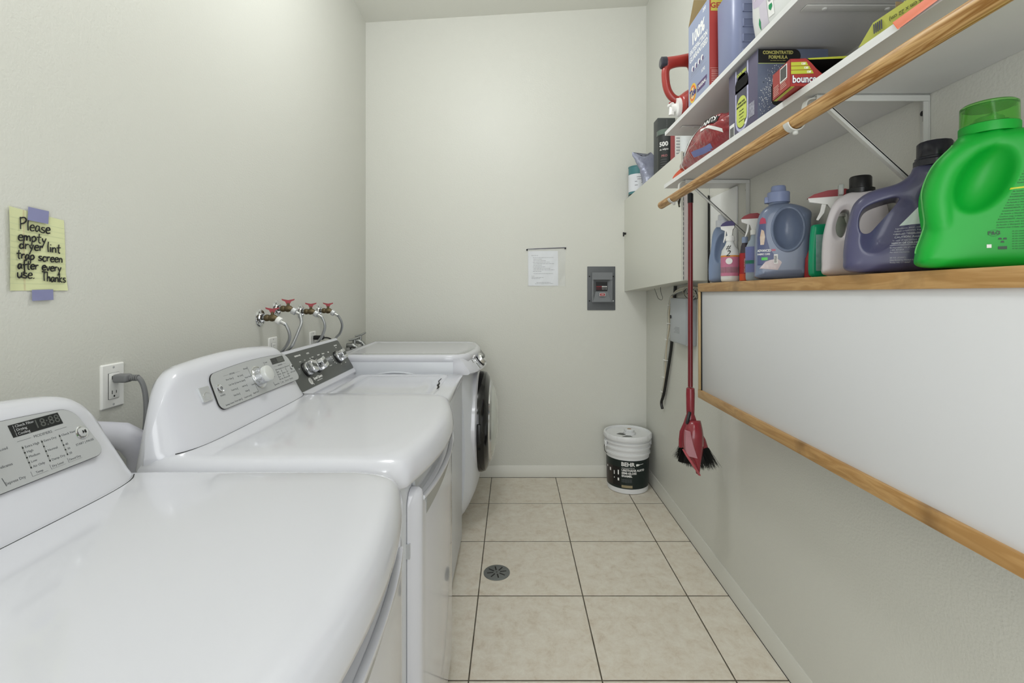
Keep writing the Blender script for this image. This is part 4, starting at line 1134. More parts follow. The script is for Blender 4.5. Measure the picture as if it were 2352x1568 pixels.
t2 = thing('dustpan', 'glossy red dustpan clipped over the broom head beside the whiteboard', 'dustpan', (.79, 2.10, .6))
b = MB()
# front shell of dustpan seen almost edge-on: tapered scoop
def scoop(z, x0, x1, y0_, y1_): return [(x0, y0_, z), (x0+.4*(x1-x0), y0_-.018, z), (x1, y0_+.006, z), (x1+.002, y0_+.012, z), (x0+.4*(x1-x0), y0_-.010, z), (x0+.002, y0_+.010, z)]
rings = []
for k in range(17):
    u = k/16; z = .760-u*.232
    xl = .776-.030*math.sin(min(1, u*3)*PI/2)+.072*max(0, u-.48)**1.1*1.9
    xr = .824+.018*math.sin(min(1, u*1.6)*PI/2)-.030*u*u
    xl = min(xl, xr-.006)
    dp = (.020+.032*math.sin(min(1, u*3)*PI/2))*(1-.45*u); yb2 = 2.118
    rings.append([(xl, yb2, z), (xl+.002, yb2-dp*.45, z), (xl+(xr-xl)*.28, yb2-dp*.85, z), (xl+(xr-xl)*.55, yb2-dp, z), (xl+(xr-xl)*.80, yb2-dp*.85, z), (xr, yb2-dp*.35, z), (xr, yb2, z)])
b.loft(rings, BR); b.build('pan', t2, True, ang=70)
b = MB()
rings = []
for k in range(11):
    u = k/10; z = .724-u*.105; xa = .7495-.004*math.sin(u*PI)+.003*u; xb_ = .765+.030*u**1.3
    rings.append([(xa, 2.100, z), (xa+.002, 2.086, z-.004), (xb_, 2.0705+.006*(1-u), z-.010*u), (xb_+.001, 2.074, z-.010*u), (xa+.003, 2.100, z)])
b.loft(rings, PINKP); b.build('side_window', t2, True)
b = MB(); b.box(.765, .778, 2.11, 2.122, .745, .80, BLACKP, .003, M=T(.77, 0, .77) @ rot(.25, 'Y') @ T(-.77, 0, -.77)); b.build('clip', t2, True)
b = MB(); b.tube([(.742, 2.10, .640), (.752, 2.088, .622), (.775, 2.078, .585), (.800, 2.082, .548), (.812, 2.086, .530)], [.003, .0055, .006, .005, .003], mat('pan_lip', (165, 75, 82), .3), 8); b.build('pan_lip', t2, True)

# ------------------------------------------------------------ bottles on the ledge
def body_of(t, bm, m, name='body', deco=None):
    bvh = BVHTree.FromBMesh(bm)
    b = shell(bm, m); 
    o = b.build(name, t, ang=180)
    return bvh, o
def label_obj(name, par, fn, bvh):
    b = MB(); fn(b); o = b.build(name, par, ang=180); return o
def dtext(b, bvh, s, size, x, z, m, al='LEFT', bold=0, sx=1, off=.0010, shear=0):
    vs = b.text(s, size, FR @ T(x, z), m, al, shear=shear, bold=bold, sx=sx, ext=0)
    drape(vs, bvh, off=off)
def dbars(b, bvh, x, z, wd, h, m, n=12, vertical=True, off=.001):
    rnd = random.Random(3)
    for k in range(n):
        a = k/n
        if vertical: P = [(x+wd*a, z), (x+wd*(a+rnd.choice((.3, .5, .7))/n), z), (x+wd*(a+.4/n), z+h), (x+wd*a, z+h)]
        else: P = [(x, z+h*a), (x+wd*rnd.uniform(.6, 1), z+h*a), (x+wd*rnd.uniform(.6, 1), z+h*(a+.5/n)), (x, z+h*(a+.5/n))]
        if vertical: P = [(x+wd*a, z), (x+wd*(a+rnd.choice((.35, .6))/n), z), (x+wd*(a+.5/n), z+h), (x+wd*a, z+h)]
        vs = [b.bm.verts.new((p[0], 0, p[1])) for p in P]; b.setm([b.bm.faces.new(vs)], m); drape(vs, bvh, off=off)

# green detergent jug
def green_jug():
    y, x = .857, .848
    t = thing('detergent_bottle', 'large bright green laundry jug with clear green cap, nearest the camera', 'bottle', (x, y, lz(y)), rz=-math.radians(33))
    G1 = mat('green_plastic', (0, 160, 46), 0.45)
    sil = spl([(-.092, .004), (-.100, .030), (-.094, .055), (-.087, .085), (-.090, .120), (-.090, .150), (-.076, .190), (-.05, .222), (-.036, .238), (.036, .238), (.06, .222), (.088, .19), (.098, .14), (.1, .06), (.096, .006), (0, .0)], True, 6)
    adds = [pillow([(p.x, p.y) for p in sil], .088, .024)]
    for sg in (-1, 1):
        adds.append(bm_of(lambda b: b.tube(spl([(-.066, sg*.024, .072), (-.070, sg*.027, .100), (-.071, sg*.027, .135), (-.058, sg*.027, .178), (-.028, sg*.026, .208), (.01, sg*.022, .222)], n=5), .0225, G1, 14)))
    Rr = rot(.42, 'Y')
    dn = [((-.014, sg*.060, .152), (.036, .046, .064), Rr, sg) for sg in (-1, 1)]+[((-.104, sg*.05, .085), (.012, .02, .03), Matrix(), sg) for sg in ()]
    bm = mold(adds, [], .0028, 6, dn)
    bvh, body = body_of(t, bm, G1)
    b = MB(); b.tube([Vector((p.x-.0006, 0, p.y)) for p in sil[6:44]], .0022, mat('green_seam', (104, 196, 110), .4), 6); b.build('seam', t)
    DG = mat('green_dark_print', (4, 62, 26), .4)
    b = MB()
    dtext(b, bvh, 'P&G', .0085, -.003, .058, DG, 'CENTER', .0002)
    for k in range(28):
        z = .067+k*.0046; x0 = -.012+max(0, (k-2))*.0018
        if k in (14, 15): continue
        dtext(b, bvh, ('Caution may irritate eyes keep', 'de lavado y blanqueo frescos', 'treatment rinse with water for', 'INGREDIENTS cleaning agents')[k % 4], .0034, x0+.012, z, DG, 'LEFT')
    for k in range(8): dtext(b, bvh, 'et sin contenido fuera del alcance', .0032, .019, .060-k*.0042, DG, 'LEFT')
    grid_patch(b, [(.016, .130), (.070, .131), (.070, .136), (.019, .1355)], mat('yellow_stripe', (196, 206, 40), .4), bvh, .0008)
    grid_patch(b, [(-.012, .033), (-.006, .033), (-.006, .039), (-.012, .039)], WPRINT, bvh, .0008, .003)
    grid_patch(b, [(.002, .030), (.013, .030), (.013, .035), (.002, .035)], DG, bvh, .0008, .003)
    b_ = [(-.003+.007*math.cos(a), .058+.0055*math.sin(a)) for a in [2*PI*q/24 for q in range(25)]]
    vs = []
    for p, q in zip(b_[:-1], b_[1:]):
        f = [b.bm.verts.new((p[0], 0, p[1])), b.bm.verts.new((q[0], 0, q[1])), b.bm.verts.new((-.003+(q[0]+.003)*.93, 0, .058+(q[1]-.058)*.93)), b.bm.verts.new((-.003+(p[0]+.003)*.93, 0, .058+(p[1]-.058)*.93))]
        b.setm([b.bm.faces.new(f)], DG); vs += f
    drape(vs, bvh, off=.0008)
    for a in range(3):
        aa = a*2.094+.5; c = Vector((.0075+.0035*math.cos(aa), .046+.0035*math.sin(aa)))
        grid_patch(b, [(c.x-.0024, c.y-.0012), (c.x+.0024, c.y-.0012), (c.x+.0015, c.y+.0018), (c.x-.0015, c.y+.0018)], DG, bvh, .0009, .002)
    b.build('back_label', body, ang=180)
    b = MB(); b.lathe([(.040, .236), (.041, .240), (.041, .252), (.039, .253)], G1, None, 40); b.build('collar', t)
    b = MB(); b.lathe([(.0395, .253), (.039, .288), (.036, .291), (.034, .285), (.0365, .283), (.0372, .255)], mat('green_clear', (165, 236, 140), 0.08, trans=.9, ior=1.25), None, 48, cap0=False, cap1=False)
    b.lathe([(.0001, .2835), (.035, .2845), (.0355, .287), (.0001, .2865)], mat('green_clear_top', (60, 175, 85), 0.1, trans=.6, ior=1.2), None, 48)
    b.build('cap', t)
    b = MB(); b.lathe([(.020, .252), (.020, .266), (.016, .268)], G1, None, 24); b.tube([(-.004, 0, .262), (.010, 0, .270)], .009, G1, 12); b.build('spout', t)
green_jug()

def purple_jug():
    x, y = .842, 1.035
    t = thing('detergent_bottle', 'dark violet laundry jug with near-black cap and open handle', 'bottle', (x, y, lz(y)), rz=-math.radians(36))
    V = mat('violet_plastic', (74, 74, 104), 0.3, coat=.15)
    sil = spl([(-.098, .004), (-.108, .03), (-.106, .07), (-.098, .12), (-.088, .155), (-.06, .178), (-.012, .19), (.010, .208), (.018, .222), (.082, .222), (.088, .205), (.098, .17), (.104, .12), (.106, .05), (.098, .004), (0, 0)], True, 6)
    bm = mold([pillow([(p.x, p.y) for p in sil], .088, .026)],
              [bm_of(lambda b: b.loft([[(p.x, v, p.y) for p in spl([(-.076, .09), (-.078, .12), (-.066, .142), (-.030, .155), (-.010, .156), (-.018, .14), (-.045, .105), (-.062, .085)], True, 5)] for v in (-.06, .06)], V)),
               ], .0026, 6, [((-.030, sg*.062, .098), (.040, .040, .072), rot(.55, 'Y'), sg) for sg in (-1, 1)])
    bvh, body = body_of(t, bm, V)
    b = MB()
    sh = -.040
    grid_patch(b, [(.030+sh, .098), (.10+sh, .098), (.10+sh, .142), (.068+sh, .142)], mat('mint_label', (206, 222, 214), .4), bvh, .0006)
    DP = mat('indigo_print', (48, 48, 80), .4)
    grid_patch(b, [(.062+sh, .112), (.086+sh, .112), (.086+sh, .130), (.062+sh, .130)], DP, bvh, .0010, .004)
    for k in range(4): grid_patch(b, [(.064+sh+.005*k, .104), (.066+sh+.005*k, .104), (.066+sh+.005*k, .112), (.064+sh+.005*k, .112)], DP, bvh, .0010, .004)
    LP = mat('pale_print', (205, 207, 214), .5)
    for k, s in enumerate(('Ingredients: water, sodium laureth', 'sodium polyacrylate, fragrance', 'sodium salt, solvents, methyl')): dtext(b, bvh, s, .0042, .024+sh-.002*k, .092-k*.0055, LP)
    dtext(b, bvh, 'CAUTION: Avoid contact', .0056, .022+sh, .073, LP, bold=.0001); dtext(b, bvh, 'In case of eye contact, flush', .0044, .019+sh, .0665, LP); dtext(b, bvh, 'REACH OF CHILDREN.', .0050, .017+sh, .0605, LP, bold=.0001)
    for k in range(3): dtext(b, bvh, ('Biodegradable, title of surfactants', '1-800 457-8739', 'For more information')[k], .0036, .014+sh, .051-k*.0048, LP)
    for k in range(3): dtext(b, bvh, ('65 OZ. (CONC)', 'Distributed by Henkel Corporation', 'Rocky Hill, CT 06067')[k], .0038, .014+sh, .030-k*.005, LP)
    P = [(.014+sh, .056), (.080+sh, .056), (.080+sh, .0568), (.014+sh, .0568)]; grid_patch(b, P, LP, bvh, .001, .01); grid_patch(b, [(.024+sh, .0785), (.080+sh, .0785), (.080+sh, .0793), (.024+sh, .0793)], LP, bvh, .001, .01)
    b.build('back_label', body, ang=180)
    CP = mat('cap_ink', (30, 31, 42), .25)
    b = MB(); b.lathe([(.030, .218), (.036, .220), (.036, .232), (.033, .235), (.0335, .238), (.030, .240)], CP, T(.050, 0), 40)
    b.lathe([(.0305, .238), (.030, .268), (.028, .271), (.0001, .272)], CP, T(.050, 0), 12)
    b.build('cap', t)
purple_jug()

def white_jug():
    x, y = .885, 1.245
    t = thing('detergent_bottle', 'white laundry jug with black cap and slot handle behind the violet jug', 'bottle', (x, y, lz(y)), rz=-math.radians(30))
    Wp = mat('offwhite_plastic', (214, 208, 212), 0.35)
    sil = spl([(-.066, .004), (-.072, .03), (-.070, .10), (-.058, .16), (-.044, .195), (-.02, .212), (.0, .216), (.03, .216), (.05, .205), (.066, .17), (.072, .1), (.072, .03), (.066, .004), (0, 0)], True, 6)
    bm = mold([pillow([(p.x, p.y) for p in sil], .076, .022)],
              [bm_of(lambda b: b.loft([[(p.x, v, p.y) for p in spl([(-.040, .105), (-.043, .13), (-.033, .163), (-.024, .170), (-.014, .164), (-.016, .14), (-.028, .10)], True, 5)] for v in (-.06, .06)], Wp)),
               ], .0026, 5, [((-.030, sg*.048, .136), (.024, .022, .052), rot(.2, 'Y'), sg) for sg in (-1, 1)])
    bvh, body = body_of(t, bm, Wp)
    b = MB(); grid_patch(b, [(-.020, .028), (.03, .028), (.03, .078), (-.018, .078)], OUT, bvh, .0005); dbars(b, bvh, -.014, .034, .036, .030, BPRINT, 11, False); dtext(b, bvh, 'S  UPC', .006, -.014, .0715, BPRINT); b.build('barcode_label', body, ang=180)
    b = MB(); b.lathe([(.030, .208), (.031, .212), (.031, .224), (.026, .226)], BLACKP, T(.012, 0), 36); b.lathe([(.0245, .222), (.0245, .252), (.022, .256), (.0001, .256)], BLACKP, T(.012, 0), 36)
    b.box(-.024, -.012, -.012, .012, .212, .240, mat('clear_lever', (190, 196, 192), .1, alpha=.6), .003, M=T(-.012, 0)); b.build('cap', t)
white_jug()

def spray(name, label, x, y, rz, h, bodymat, trig_top, trig, w=.030, lab=None, nozzle=1, scale=1.0):
    t = thing(name, label, 'spray bottle', (x, y, lz(y)), rz=rz)
    hb = h*.66
    b = MB()
    def ring(z, rx, ry): return [(rx*math.cos(2*PI*k/28), ry*math.sin(2*PI*k/28), z) for k in range(28)]
    b.loft([ring(0, w*.86, w*.72), ring(.004, w*.96, w*.82), ring(.012, w, w*.86), ring(hb*.62, w, w*.86), ring(hb*.74, w*.9, w*.8), ring(hb*.86, w*.55, w*.55), ring(hb*.94, w*.42, w*.42), ring(hb, w*.42, w*.42)], bodymat)
    o = b.build('bottle_body', t, ang=60)
    if lab:
        z0_, z1_, cols = lab
        for (za, zb, m) in cols:
            b = MB()
            b.loft([[((w+.0006)*math.cos(a), (w*.86+.0006)*math.sin(a), z) for a in [PI*.9+PI*1.2*i/24 for i in range(25)]] for z in (za, zb)], m, False, False, closed=False)
            b.build('label', t)
    b = MB(); b.lathe([(w*.5, hb-.006), (w*.52, hb+.010), (w*.4, hb+.014)], trig, None, 20)
    k = scale
    pr = [(-.055*k, hb+.052), (-.052*k, hb+.040), (-.020*k, hb+.030), (-.012*k, hb+.010), (.012*k, hb+.010), (.016*k, hb+.036), (.026*k, hb+.044), (.026*k, hb+.052)]
    b.loft([[(p[0], v, p[1]) for p in pr] for v in (-.010, .010)], trig)
    pr = [(-.056*k, hb+.051), (.028*k, hb+.051), (.027*k, hb+.062), (.010*k, hb+.070), (-.020*k, hb+.069), (-.044*k, hb+.061)]
    b.loft([[(p[0], v, p[1]) for p in pr] for v in (-.011, .011)], trig_top)
    b.loft([[(p[0], v, p[1]) for p in ((-.030*k, hb+.034), (-.022*k, hb+.034), (-.026*k, hb+.008), (-.036*k, hb-.012), (-.040*k, hb-.010), (-.033*k, hb+.012))] for v in (-.006, .006)], trig)
    b.build('trigger_head', t)
    return t
CLR = mat('cloudy_plastic', (205, 210, 200), 0.15, trans=.5, ior=1.2)
spray('spray_bottle', 'cloudy spray bottle with red and white trigger behind the white jug', .905, 1.335, -.5, .262, CLR, REDH, OUT, .030, scale=1.35)
PNK = mat('pink_label', (196, 120, 148), .5); ORG = mat('orange_band', (214, 140, 62), .5); BLU = mat('periwinkle_label', (112, 120, 172), .45)
t = spray('spray_bottle', 'white spray bottle marked #2 in black pen with a pink label', .830, 1.838, -.55, .245, mat('white_plastic', (222, 224, 222), .3), mat('violet_cap', (70, 62, 110), .4), OUT, .033,
      (0, 0, [(.022, .094, PNK), (.094, .100, ORG), (.034, .056, mat('pale_pink', (220, 176, 190), .5))]), scale=.6)
b = MB()
M_ = frame((0, -.030, .118), (1, 0, 0), (0, .12, 1))
b.text('#', .026, M_ @ T(-.004, .012, .0), BPRINT, shear=.3); b.text('2', .032, M_ @ T(-.004, -.012, .0), BPRINT, shear=.3)
b.lathe([(.012, 0), (.012, .0005), (.0001, .0006)], WPRINT, frame((0, -.0295, .078), (1, 0, 0), (0, 0, 1)), 20)
b.build('handwritten_mark', t)
t = spray('spray_bottle', 'spray bottle with blue label and red and white trigger beside the big blue jug', .855, 1.70, -.45, .255, mat('pale_blue_clear', (176, 190, 205), .15, trans=.3, ior=1.2), REDH, OUT, .030,
      (0, 0, [(.030, .120, BLU), (.060, .072, mat('green_dot', (60, 190, 130), .5))]), scale=.8)
def spray_red():
    t = thing('cleaner_bottle', 'slim dark bottle with red label squeezed between two spray bottles', 'bottle', (.862, 1.787, lz(1.787)), rz=-.5)
    b = MB(); ring = lambda z, a, c: [(a*math.cos(2*PI*k/24), c*math.sin(2*PI*k/24), z) for k in range(24)]
    b.loft([ring(0, .016, .014), ring(.006, .018, .016), ring(.09, .018, .016), ring(.13, .014, .012), ring(.145, .009, .009)], mat('dark_bottle', (60, 52, 62), .3)); b.build('bottle_body', t)
    b = MB(); b.loft([ring(.008, .0186, .0166), ring(.105, .0186, .0166)], mat('red_label', (168, 34, 40), .4), False, False); b.build('label', t); b = MB()
    b.loft([ring(.003, .019, .017), ring(.028, .019, .017)], mat('orange_red_label', (214, 84, 44), .4), False, False)
    b.text('Multi-Surface Cleaner', .006, frame((0, -.0172, .058), (0, 0, -1), (1, 0, 0)), WPRINT); b.build('label', t)
    b = MB(); b.lathe([(.010, .143), (.011, .147), (.011, .165), (.0001, .168)], mat('light_blue_cap', (150, 166, 196), .3), None, 20); b.build('cap', t)
spray_red()

def blue_jug():
    x, y = .858, 1.53
    t = thing('detergent_bottle', 'large slate-blue softener jug with big round handle recess', 'bottle', (x, y, lz(y)), rz=-math.radians(24)); t.scale = (1, 1, 1.10)
    SB = mat('slate_blue_plastic', (114, 126, 150), 0.3, coat=.15)
    sil = spl([(-.074, .004), (-.080, .03), (-.078, .12), (-.070, .18), (-.052, .205), (-.030, .214), (.0, .216), (.030, .212), (.060, .200), (.076, .185), (.074, .160), (.078, .10), (.076, .03), (.068, .004), (0, 0)], True, 6)
    bm = mold([pillow([(p.x, p.y) for p in sil], .105, .026), bm_of(lambda b: b.lathe([(.0285, .19), (.0285, .236)], SB, T(-.012, 0), 24))],
              [], .0026, 4, [((.010, sg*.060, .140), (.041, .050, .058), Matrix(), sg) for sg in (-1, 1)])
    bvh, body = body_of(t, bm, SB)
    b = MB(); P = [(.010+.0435*math.cos(a), .140+.061*math.sin(a)) for a in [2*PI*k/48 for k in range(49)]]
    vs = []
    pts = []
    for p in P:
        h = bvh.ray_cast(Vector((p[0], -.5, p[1])), Vector((0, 1, 0))); pts.append(h[0])
    b.tube(pts, .0042, SB, 8, cap=False); b.build('handle_rim', t)
    b = MB()
    DL = mat('navy_label', (84, 92, 128), .4)
    lab = [(-.076, .062), (-.070, .040), (-.050, .030), (-.020, .034), (-.010, .060), (-.030, .074), (-.046, .10), (-.050, .125), (-.046, .16), (-.056, .175), (-.066, .172), (-.076, .12)]
    grid_patch(b, [(-.074, .038), (-.028, .036), (-.020, .060), (-.040, .085), (-.050, .120), (-.052, .165), (-.068, .165), (-.074, .12)], DL, bvh, .0006, .004)
    grid_patch(b, [(-.068, .158), (-.050, .158), (-.052, .172), (-.060, .177), (-.066, .172)], mat('rose_label', (176, 66, 92), .4), bvh, .0010, .004)
    grid_patch(b, [(-.069, .030), (-.018, .026), (-.006, .048), (-.020, .058), (-.050, .052)], mat('blossom_print', (222, 214, 214), .5, col2=(190, 170, 176), nscale=90), bvh, .0009, .004)
    grid_patch(b, [(-.029, .044), (-.018, .044), (-.018, .070), (-.029, .070)], WPRINT, bvh, .0014, .004)
    grid_patch(b, [(-.063, .054), (-.046, .054), (-.046, .062), (-.063, .062)], mat('green_tag', (90, 196, 90), .4), bvh, .0014, .004)
    dtext(b, bvh, 'ADVANCED', .0095, -.074, .081, WPRINT, bold=.0003, off=.0014, sx=.72); dtext(b, bvh, 'FABRIC CARE', .0072, -.074, .071, WPRINT, bold=.0002, off=.0014, sx=.8)
    dtext(b, bvh, '280', .008, -.030, .082, mat('rose_print', (200, 90, 110), .4), 'CENTER', .0003, off=.0014)
    grid_patch(b, [(-.066, .098), (-.056, .098), (-.053, .120), (-.056, .138), (-.063, .142), (-.067, .12)], mat('white_figure', (226, 222, 216), .5, col2=(190, 150, 110), nscale=70), bvh, .0012, .004)
    dbars(b, bvh, -.028, .047, .009, .020, BPRINT, 9, False, .0018)
    b.build('front_label', body, ang=180)
    CPm = mat('soft_blue_cap', (136, 148, 184), .35)
    b = MB(); b.lathe([(.0325, .222), (.0325, .250), (.031, .252), (.022, .253), (.021, .266), (.019, .270), (.0001, .271)], CPm, T(-.012, 0), 36)
    b.box(-.052, -.040, -.012, .012, .222, .240, CPm, .003); b.build('cap', t)
blue_jug()

def far_bottle():
    x, y = .858, 1.985
    t = thing('detergent_bottle', 'pale blue softener bottle with white cap at the far end of the ledge', 'bottle', (x, y, lz(y)), rz=-math.radians(28))
    SB = mat('sky_plastic', (128, 146, 178), 0.3)
    sil = spl([(-.040, .004), (-.046, .03), (-.045, .09), (-.036, .15), (-.032, .195), (-.022, .222), (-.010, .230), (.022, .230), (.034, .21), (.042, .17), (.046, .10), (.046, .03), (.040, .004), (0, 0)], True, 6)
    bm = mold([pillow([(p.x, p.y) for p in sil], .062, .018)], [], .0026, 4, [((.004, sg*.036, .140), (.024, .022, .062), rot(.15, 'Y'), sg) for sg in (-1, 1)])
    bvh, body = body_of(t, bm, SB)
    b = MB(); grid_patch(b, [(.012, .05), (.04, .05), (.04, .10), (.022, .10), (.012, .08)], mat('grey_oval', (92, 96, 112), .4), bvh, .0006, .004); b.build('label', body, ang=180)
    b = MB(); b.lathe([(.026, .226), (.026, .256), (.018, .258), (.017, .276), (.015, .280), (.0001, .280)], mat('milky_cap', (214, 217, 224), .3), T(.006, 0), 30); b.build('cap', t)
far_bottle()

# teal pod tub and red bottle behind the white jug
t = thing('detergent_tub', 'teal green detergent tub with clear window behind the white jug', 'tub', (.903, 1.392, lz(1.392)), rz=-.25)
TG = mat('teal_green', (10, 158, 112), .3)
sil = spl([(-.036, .004), (-.042, .03), (-.040, .09), (-.036, .14), (-.028, .155), (.03, .155), (.036, .14), (.036, .01), (.03, 0), (0, 0)], True, 4)
b = shell(mold([pillow([(p.x, p.y) for p in sil], .028, .010)], [], .0025, 3), TG); b.build('tub_body', t, ang=180)
b = MB(); b.box(-.028, .03, -.0155, -.0135, .02, .125, mat('tub_window', (150, 190, 185), .15, noise_amt=.5, nscale=60), .001); b.build('window', t)
t = thing('cleaner_bottle', 'small red plastic bottle between the big blue jug and the teal tub', 'bottle', (.908, 1.436, lz(1.436)), rz=-.3)
b = MB(); rg = lambda z, a, c: [(a*math.cos(2*PI*k/24), c*math.sin(2*PI*k/24), z) for k in range(24)]
b.loft([rg(0, .032, .013), rg(.005, .034, .015), rg(.06, .031, .014), rg(.085, .022, .012), rg(.095, .012, .010), rg(.12, .010, .009)], mat('red_plastic', (150, 34, 40), .35)); b.build('bottle_body', t)
b = MB(); b.lathe([(.012, .118), (.012, .136), (.0001, .138)], BLACKP, None, 16); b.build('cap', t)

# ------------------------------------------------------------ things on top of the cream cabinet
def ctop(y): return 2.005-(y-2.335)/(3.441-2.335)*.031
t = thing('paint_can', 'teal and white can at the far end of the cabinet top', 'can', (.868, 3.33, ctop(3.33)+.001))
b = MB(); b.lathe([(.064, 0), (.068, .002), (.068, .006), (.066, .008), (.066, .20), (.068, .202), (.068, .207), (.066, .208), (.0001, .206)], mat('can_teal', (72, 128, 134), .4), None, 40); b.build('can_body', t)
b = MB(); b.lathe([(.0668, .032), (.0668, .150)], mat('can_label', (226, 228, 234), .5), None, 40, False, False)
for k, (a, z, L) in enumerate(((-.4, .125, .45), (-.35, .11, .5), (.05, .085, .4), (-.6, .095, .25), (-.6, .07, .3), (.1, .06, .35))):
    b.loft([[(.0674*math.sin(a+L*i/6), -.0674*math.cos(a+L*i/6), zz) for i in range(7)] for zz in (z, z+.004)], GP, False, False, closed=False)
b.build('label', t)
b = MB(); b.lathe([(.0672, .006), (.0672, .016)], BLACKP, None, 40, False, False); b.build('bottom_rim', t)
t = thing('plastic_bag', 'crumpled grey and silver plastic refill bag on the cabinet top', 'bag', (.868, 3.02, ctop(3.02)+.001))
b = MB(); rings = []
random.seed(5)
for k in range(13):
    u = k/12; z = u*.20; hw = .055*(1-u)**.6*(1.0)+.058*u**1.6; th = .045*(1-u)+.004
    rings.append([(-.010*u*6*u+hw*math.cos(a)*1.05+random.uniform(-.004, .004), th*math.sin(a)+random.uniform(-.005, .005)*(1-u), z+.014*math.sin(a*2+1)*u) for a in [2*PI*i/20 for i in range(20)]])
b.loft(rings, mat('foil_bag', (176, 180, 194), .3, metal=.2, bump=.5, bscale=40, bdist=.01, col2=(120, 124, 150), nscale=14)); b.build('bag_body', t, ang=60)
t = thing('canister', 'black cylindrical canister marked 500 on the cabinet top', 'canister', (.868, 2.715, ctop(2.70)+.001))
KC = mat('canister_black', (46, 49, 49), .45)
b = MB(); b.lathe([(.046, 0), (.050, .006), (.051, .01), (.051, .215), (.053, .217), (.053, .222), (.050, .223)], KC, None, 40); b.build('canister_body', t)
b = MB(); b.lathe([(.0535, .205), (.054, .232), (.050, .235), (.0001, .234)], mat('canister_lid', (120, 136, 126), .15, alpha=.7), None, 40, cap0=False); b.build('lid', t)
b = MB()
def wrap_text(b, s, size, a, z, m, R, bold=0, tilt=0):
    for v in b.text(s, size, Matrix(), m, 'LEFT', bold=bold):
        x_, y_, e = v.co; an = a+x_/R; v.co = ((R+.0006+e)*math.sin(an), -(R+.0006+e)*math.cos(an), z+y_)
wrap_text(b, '500', .034, -1.15, .150, WPRINT, .0512, .0012); wrap_text(b, 'ct. wipes', .014, -1.1, .122, WPRINT, .0512, .0003)
wrap_text(b, 'PRO', .018, -.9, .085, mat('dusty_pink', (170, 110, 110), .5), .0512, .0004)
for k in range(5): wrap_text(b, '---------', .012, -1.0, .066-k*.013, GP, .0512)
b.build('label', t)
t = thing('black_carton', 'tall dark grey carton standing behind the black canister', 'carton', (.895, 2.84, ctop(2.84)+.001))
b = MB(); b.box(-.052, .05, -.04, .04, 0, .345, mat('carton_dark', (66, 70, 70), .5), .001); b.build('carton_body', t)
b = MB(); 
for k in range(24): b.box(.0, .002, -.0405, -.040, .10+k*.01, .104+k*.01, GP)
b.build('perforation', t)
t = thing('box_of_supplies', 'narrow white and navy printed carton behind the red bag', 'carton', (.875, 2.56, ctop(2.56)+.001))
b = MB(); b.box(-.026, .026, -.03, .03, 0, .205, OUT, .001); b.build('carton_body', t)
b = MB(); b.box(-.0265, -.0235, -.0304, .0304, .0, .205, REDH); b.box(-.0268, .0268, -.0308, .0308, .165, .185, BLU); b.box(.010, .0268, -.0308, .0308, .0, .18, mat('navy', (48, 48, 84), .5)); 
for k in range(8): b.box(-.016, .008, -.0306, -.030, .02+k*.016, .024+k*.016, GP)
b.build('print', t)
t = thing('spray_can', 'white ribbed can just beyond the red bag', 'can', (.885, 2.44, ctop(2.44)+.001))
b = MB(); pr = [(.034, 0), (.036, .003)]
for k in range(16): pr += [(.036, .006+k*.011), (.0352, .010+k*.011)]
pr += [(.036, .19), (.0001, .192)]
b.lathe(pr, mat('can_white', (218, 222, 224), .3), None, 36); b.text('EN', .034, frame((-.004, -.0366, .176), (1, 0, 0), (0, 0, 1)), REDH, bold=.001); b.build('can_body', t)

# ------------------------------------------------------------ lower shelf
LSZ = 1.7966
def box_thing(name, label, cat, loc, rz, dims, m, bev=.0015):
    t = thing(name, label, cat, loc, rz)
    return t
# violet detergent carton
t = thing('detergent_carton', 'dark violet laundry powder carton with yellow-green oval on the lower shelf', 'carton', (.775, 1.42, LSZ))
VX = mat('carton_violet', (96, 92, 116), .4, col2=(84, 80, 104), nscale=6)
VF = mat('carton_front', (122, 132, 150), .35, col2=(78, 84, 110), nscale=12)
x0, x1, ya, yb_ = -.095, .100, -.085, .095
b = MB(); b.box(x0, x1, ya, yb_, 0, .204, VX, .0015); b.build('carton_body', t)
SL = frame((x0-.0004, (ya+yb_)/2, .10), (0, -1, 0), (0, 0, 1))   # left (aisle) face
SF = frame((0, ya-.0004, .10), (1, 0, 0), (0, 0, 1))             # camera face
b = MB()
def oval(b, M, cx, cy, rx, ry, m, z=.0004, z0=-.0002, n=32):
    o = [(cx+rx*math.cos(2*PI*k/n), cy+ry*math.sin(2*PI*k/n)) for k in range(n)]
    b.loft([[M @ Vector((x, y, zz)) for x, y in o] for zz in (z0, z)], m)
SPECK = mat('speckle_band', (150, 150, 190), .4, col2=(214, 214, 236), nscale=120)
def stadium(b, M, cx, cy, rx, ry, m, z): 
    o = rrect(cx-rx, cx+rx, cy-ry, cy+ry, rx*.98, 8); b.loft([[M @ Vector((x, y, zz)) for x, y in o] for zz in (-.0002, z)], m)
o = [(-.044, .100), (.036, .100)]; stadium(b, SL, -.004, -.002, .040, .090, SPECK, .0003); b.rect(-.044, .036, .03, .1005, SL @ T(0, 0, -.0001), SPECK, .0004); stadium(b, SL, -.004, -.002, .032, .082, mat('slate_panel', (72, 72, 88), .4), .0006); b.rect(-.036, .028, .03, .1005, SL @ T(0, 0, .0001), MATS['slate_panel'], .0005)
VOIDB = mat('void_black', (4, 4, 4), 1.0)
YG = mat('lime_label', (196, 208, 96), .5)
stadium(b, SL, -.004, -.034, .031, .046, YG, .0009)
b.text('SCAN HERE', .013, SL @ T(-.003, .080, .0010), YG, bold=.0004, sx=.85)
stadium(b, SL @ rot(-.0), -.004, .036, .030, .0125, BLACKP, .0011) if False else None
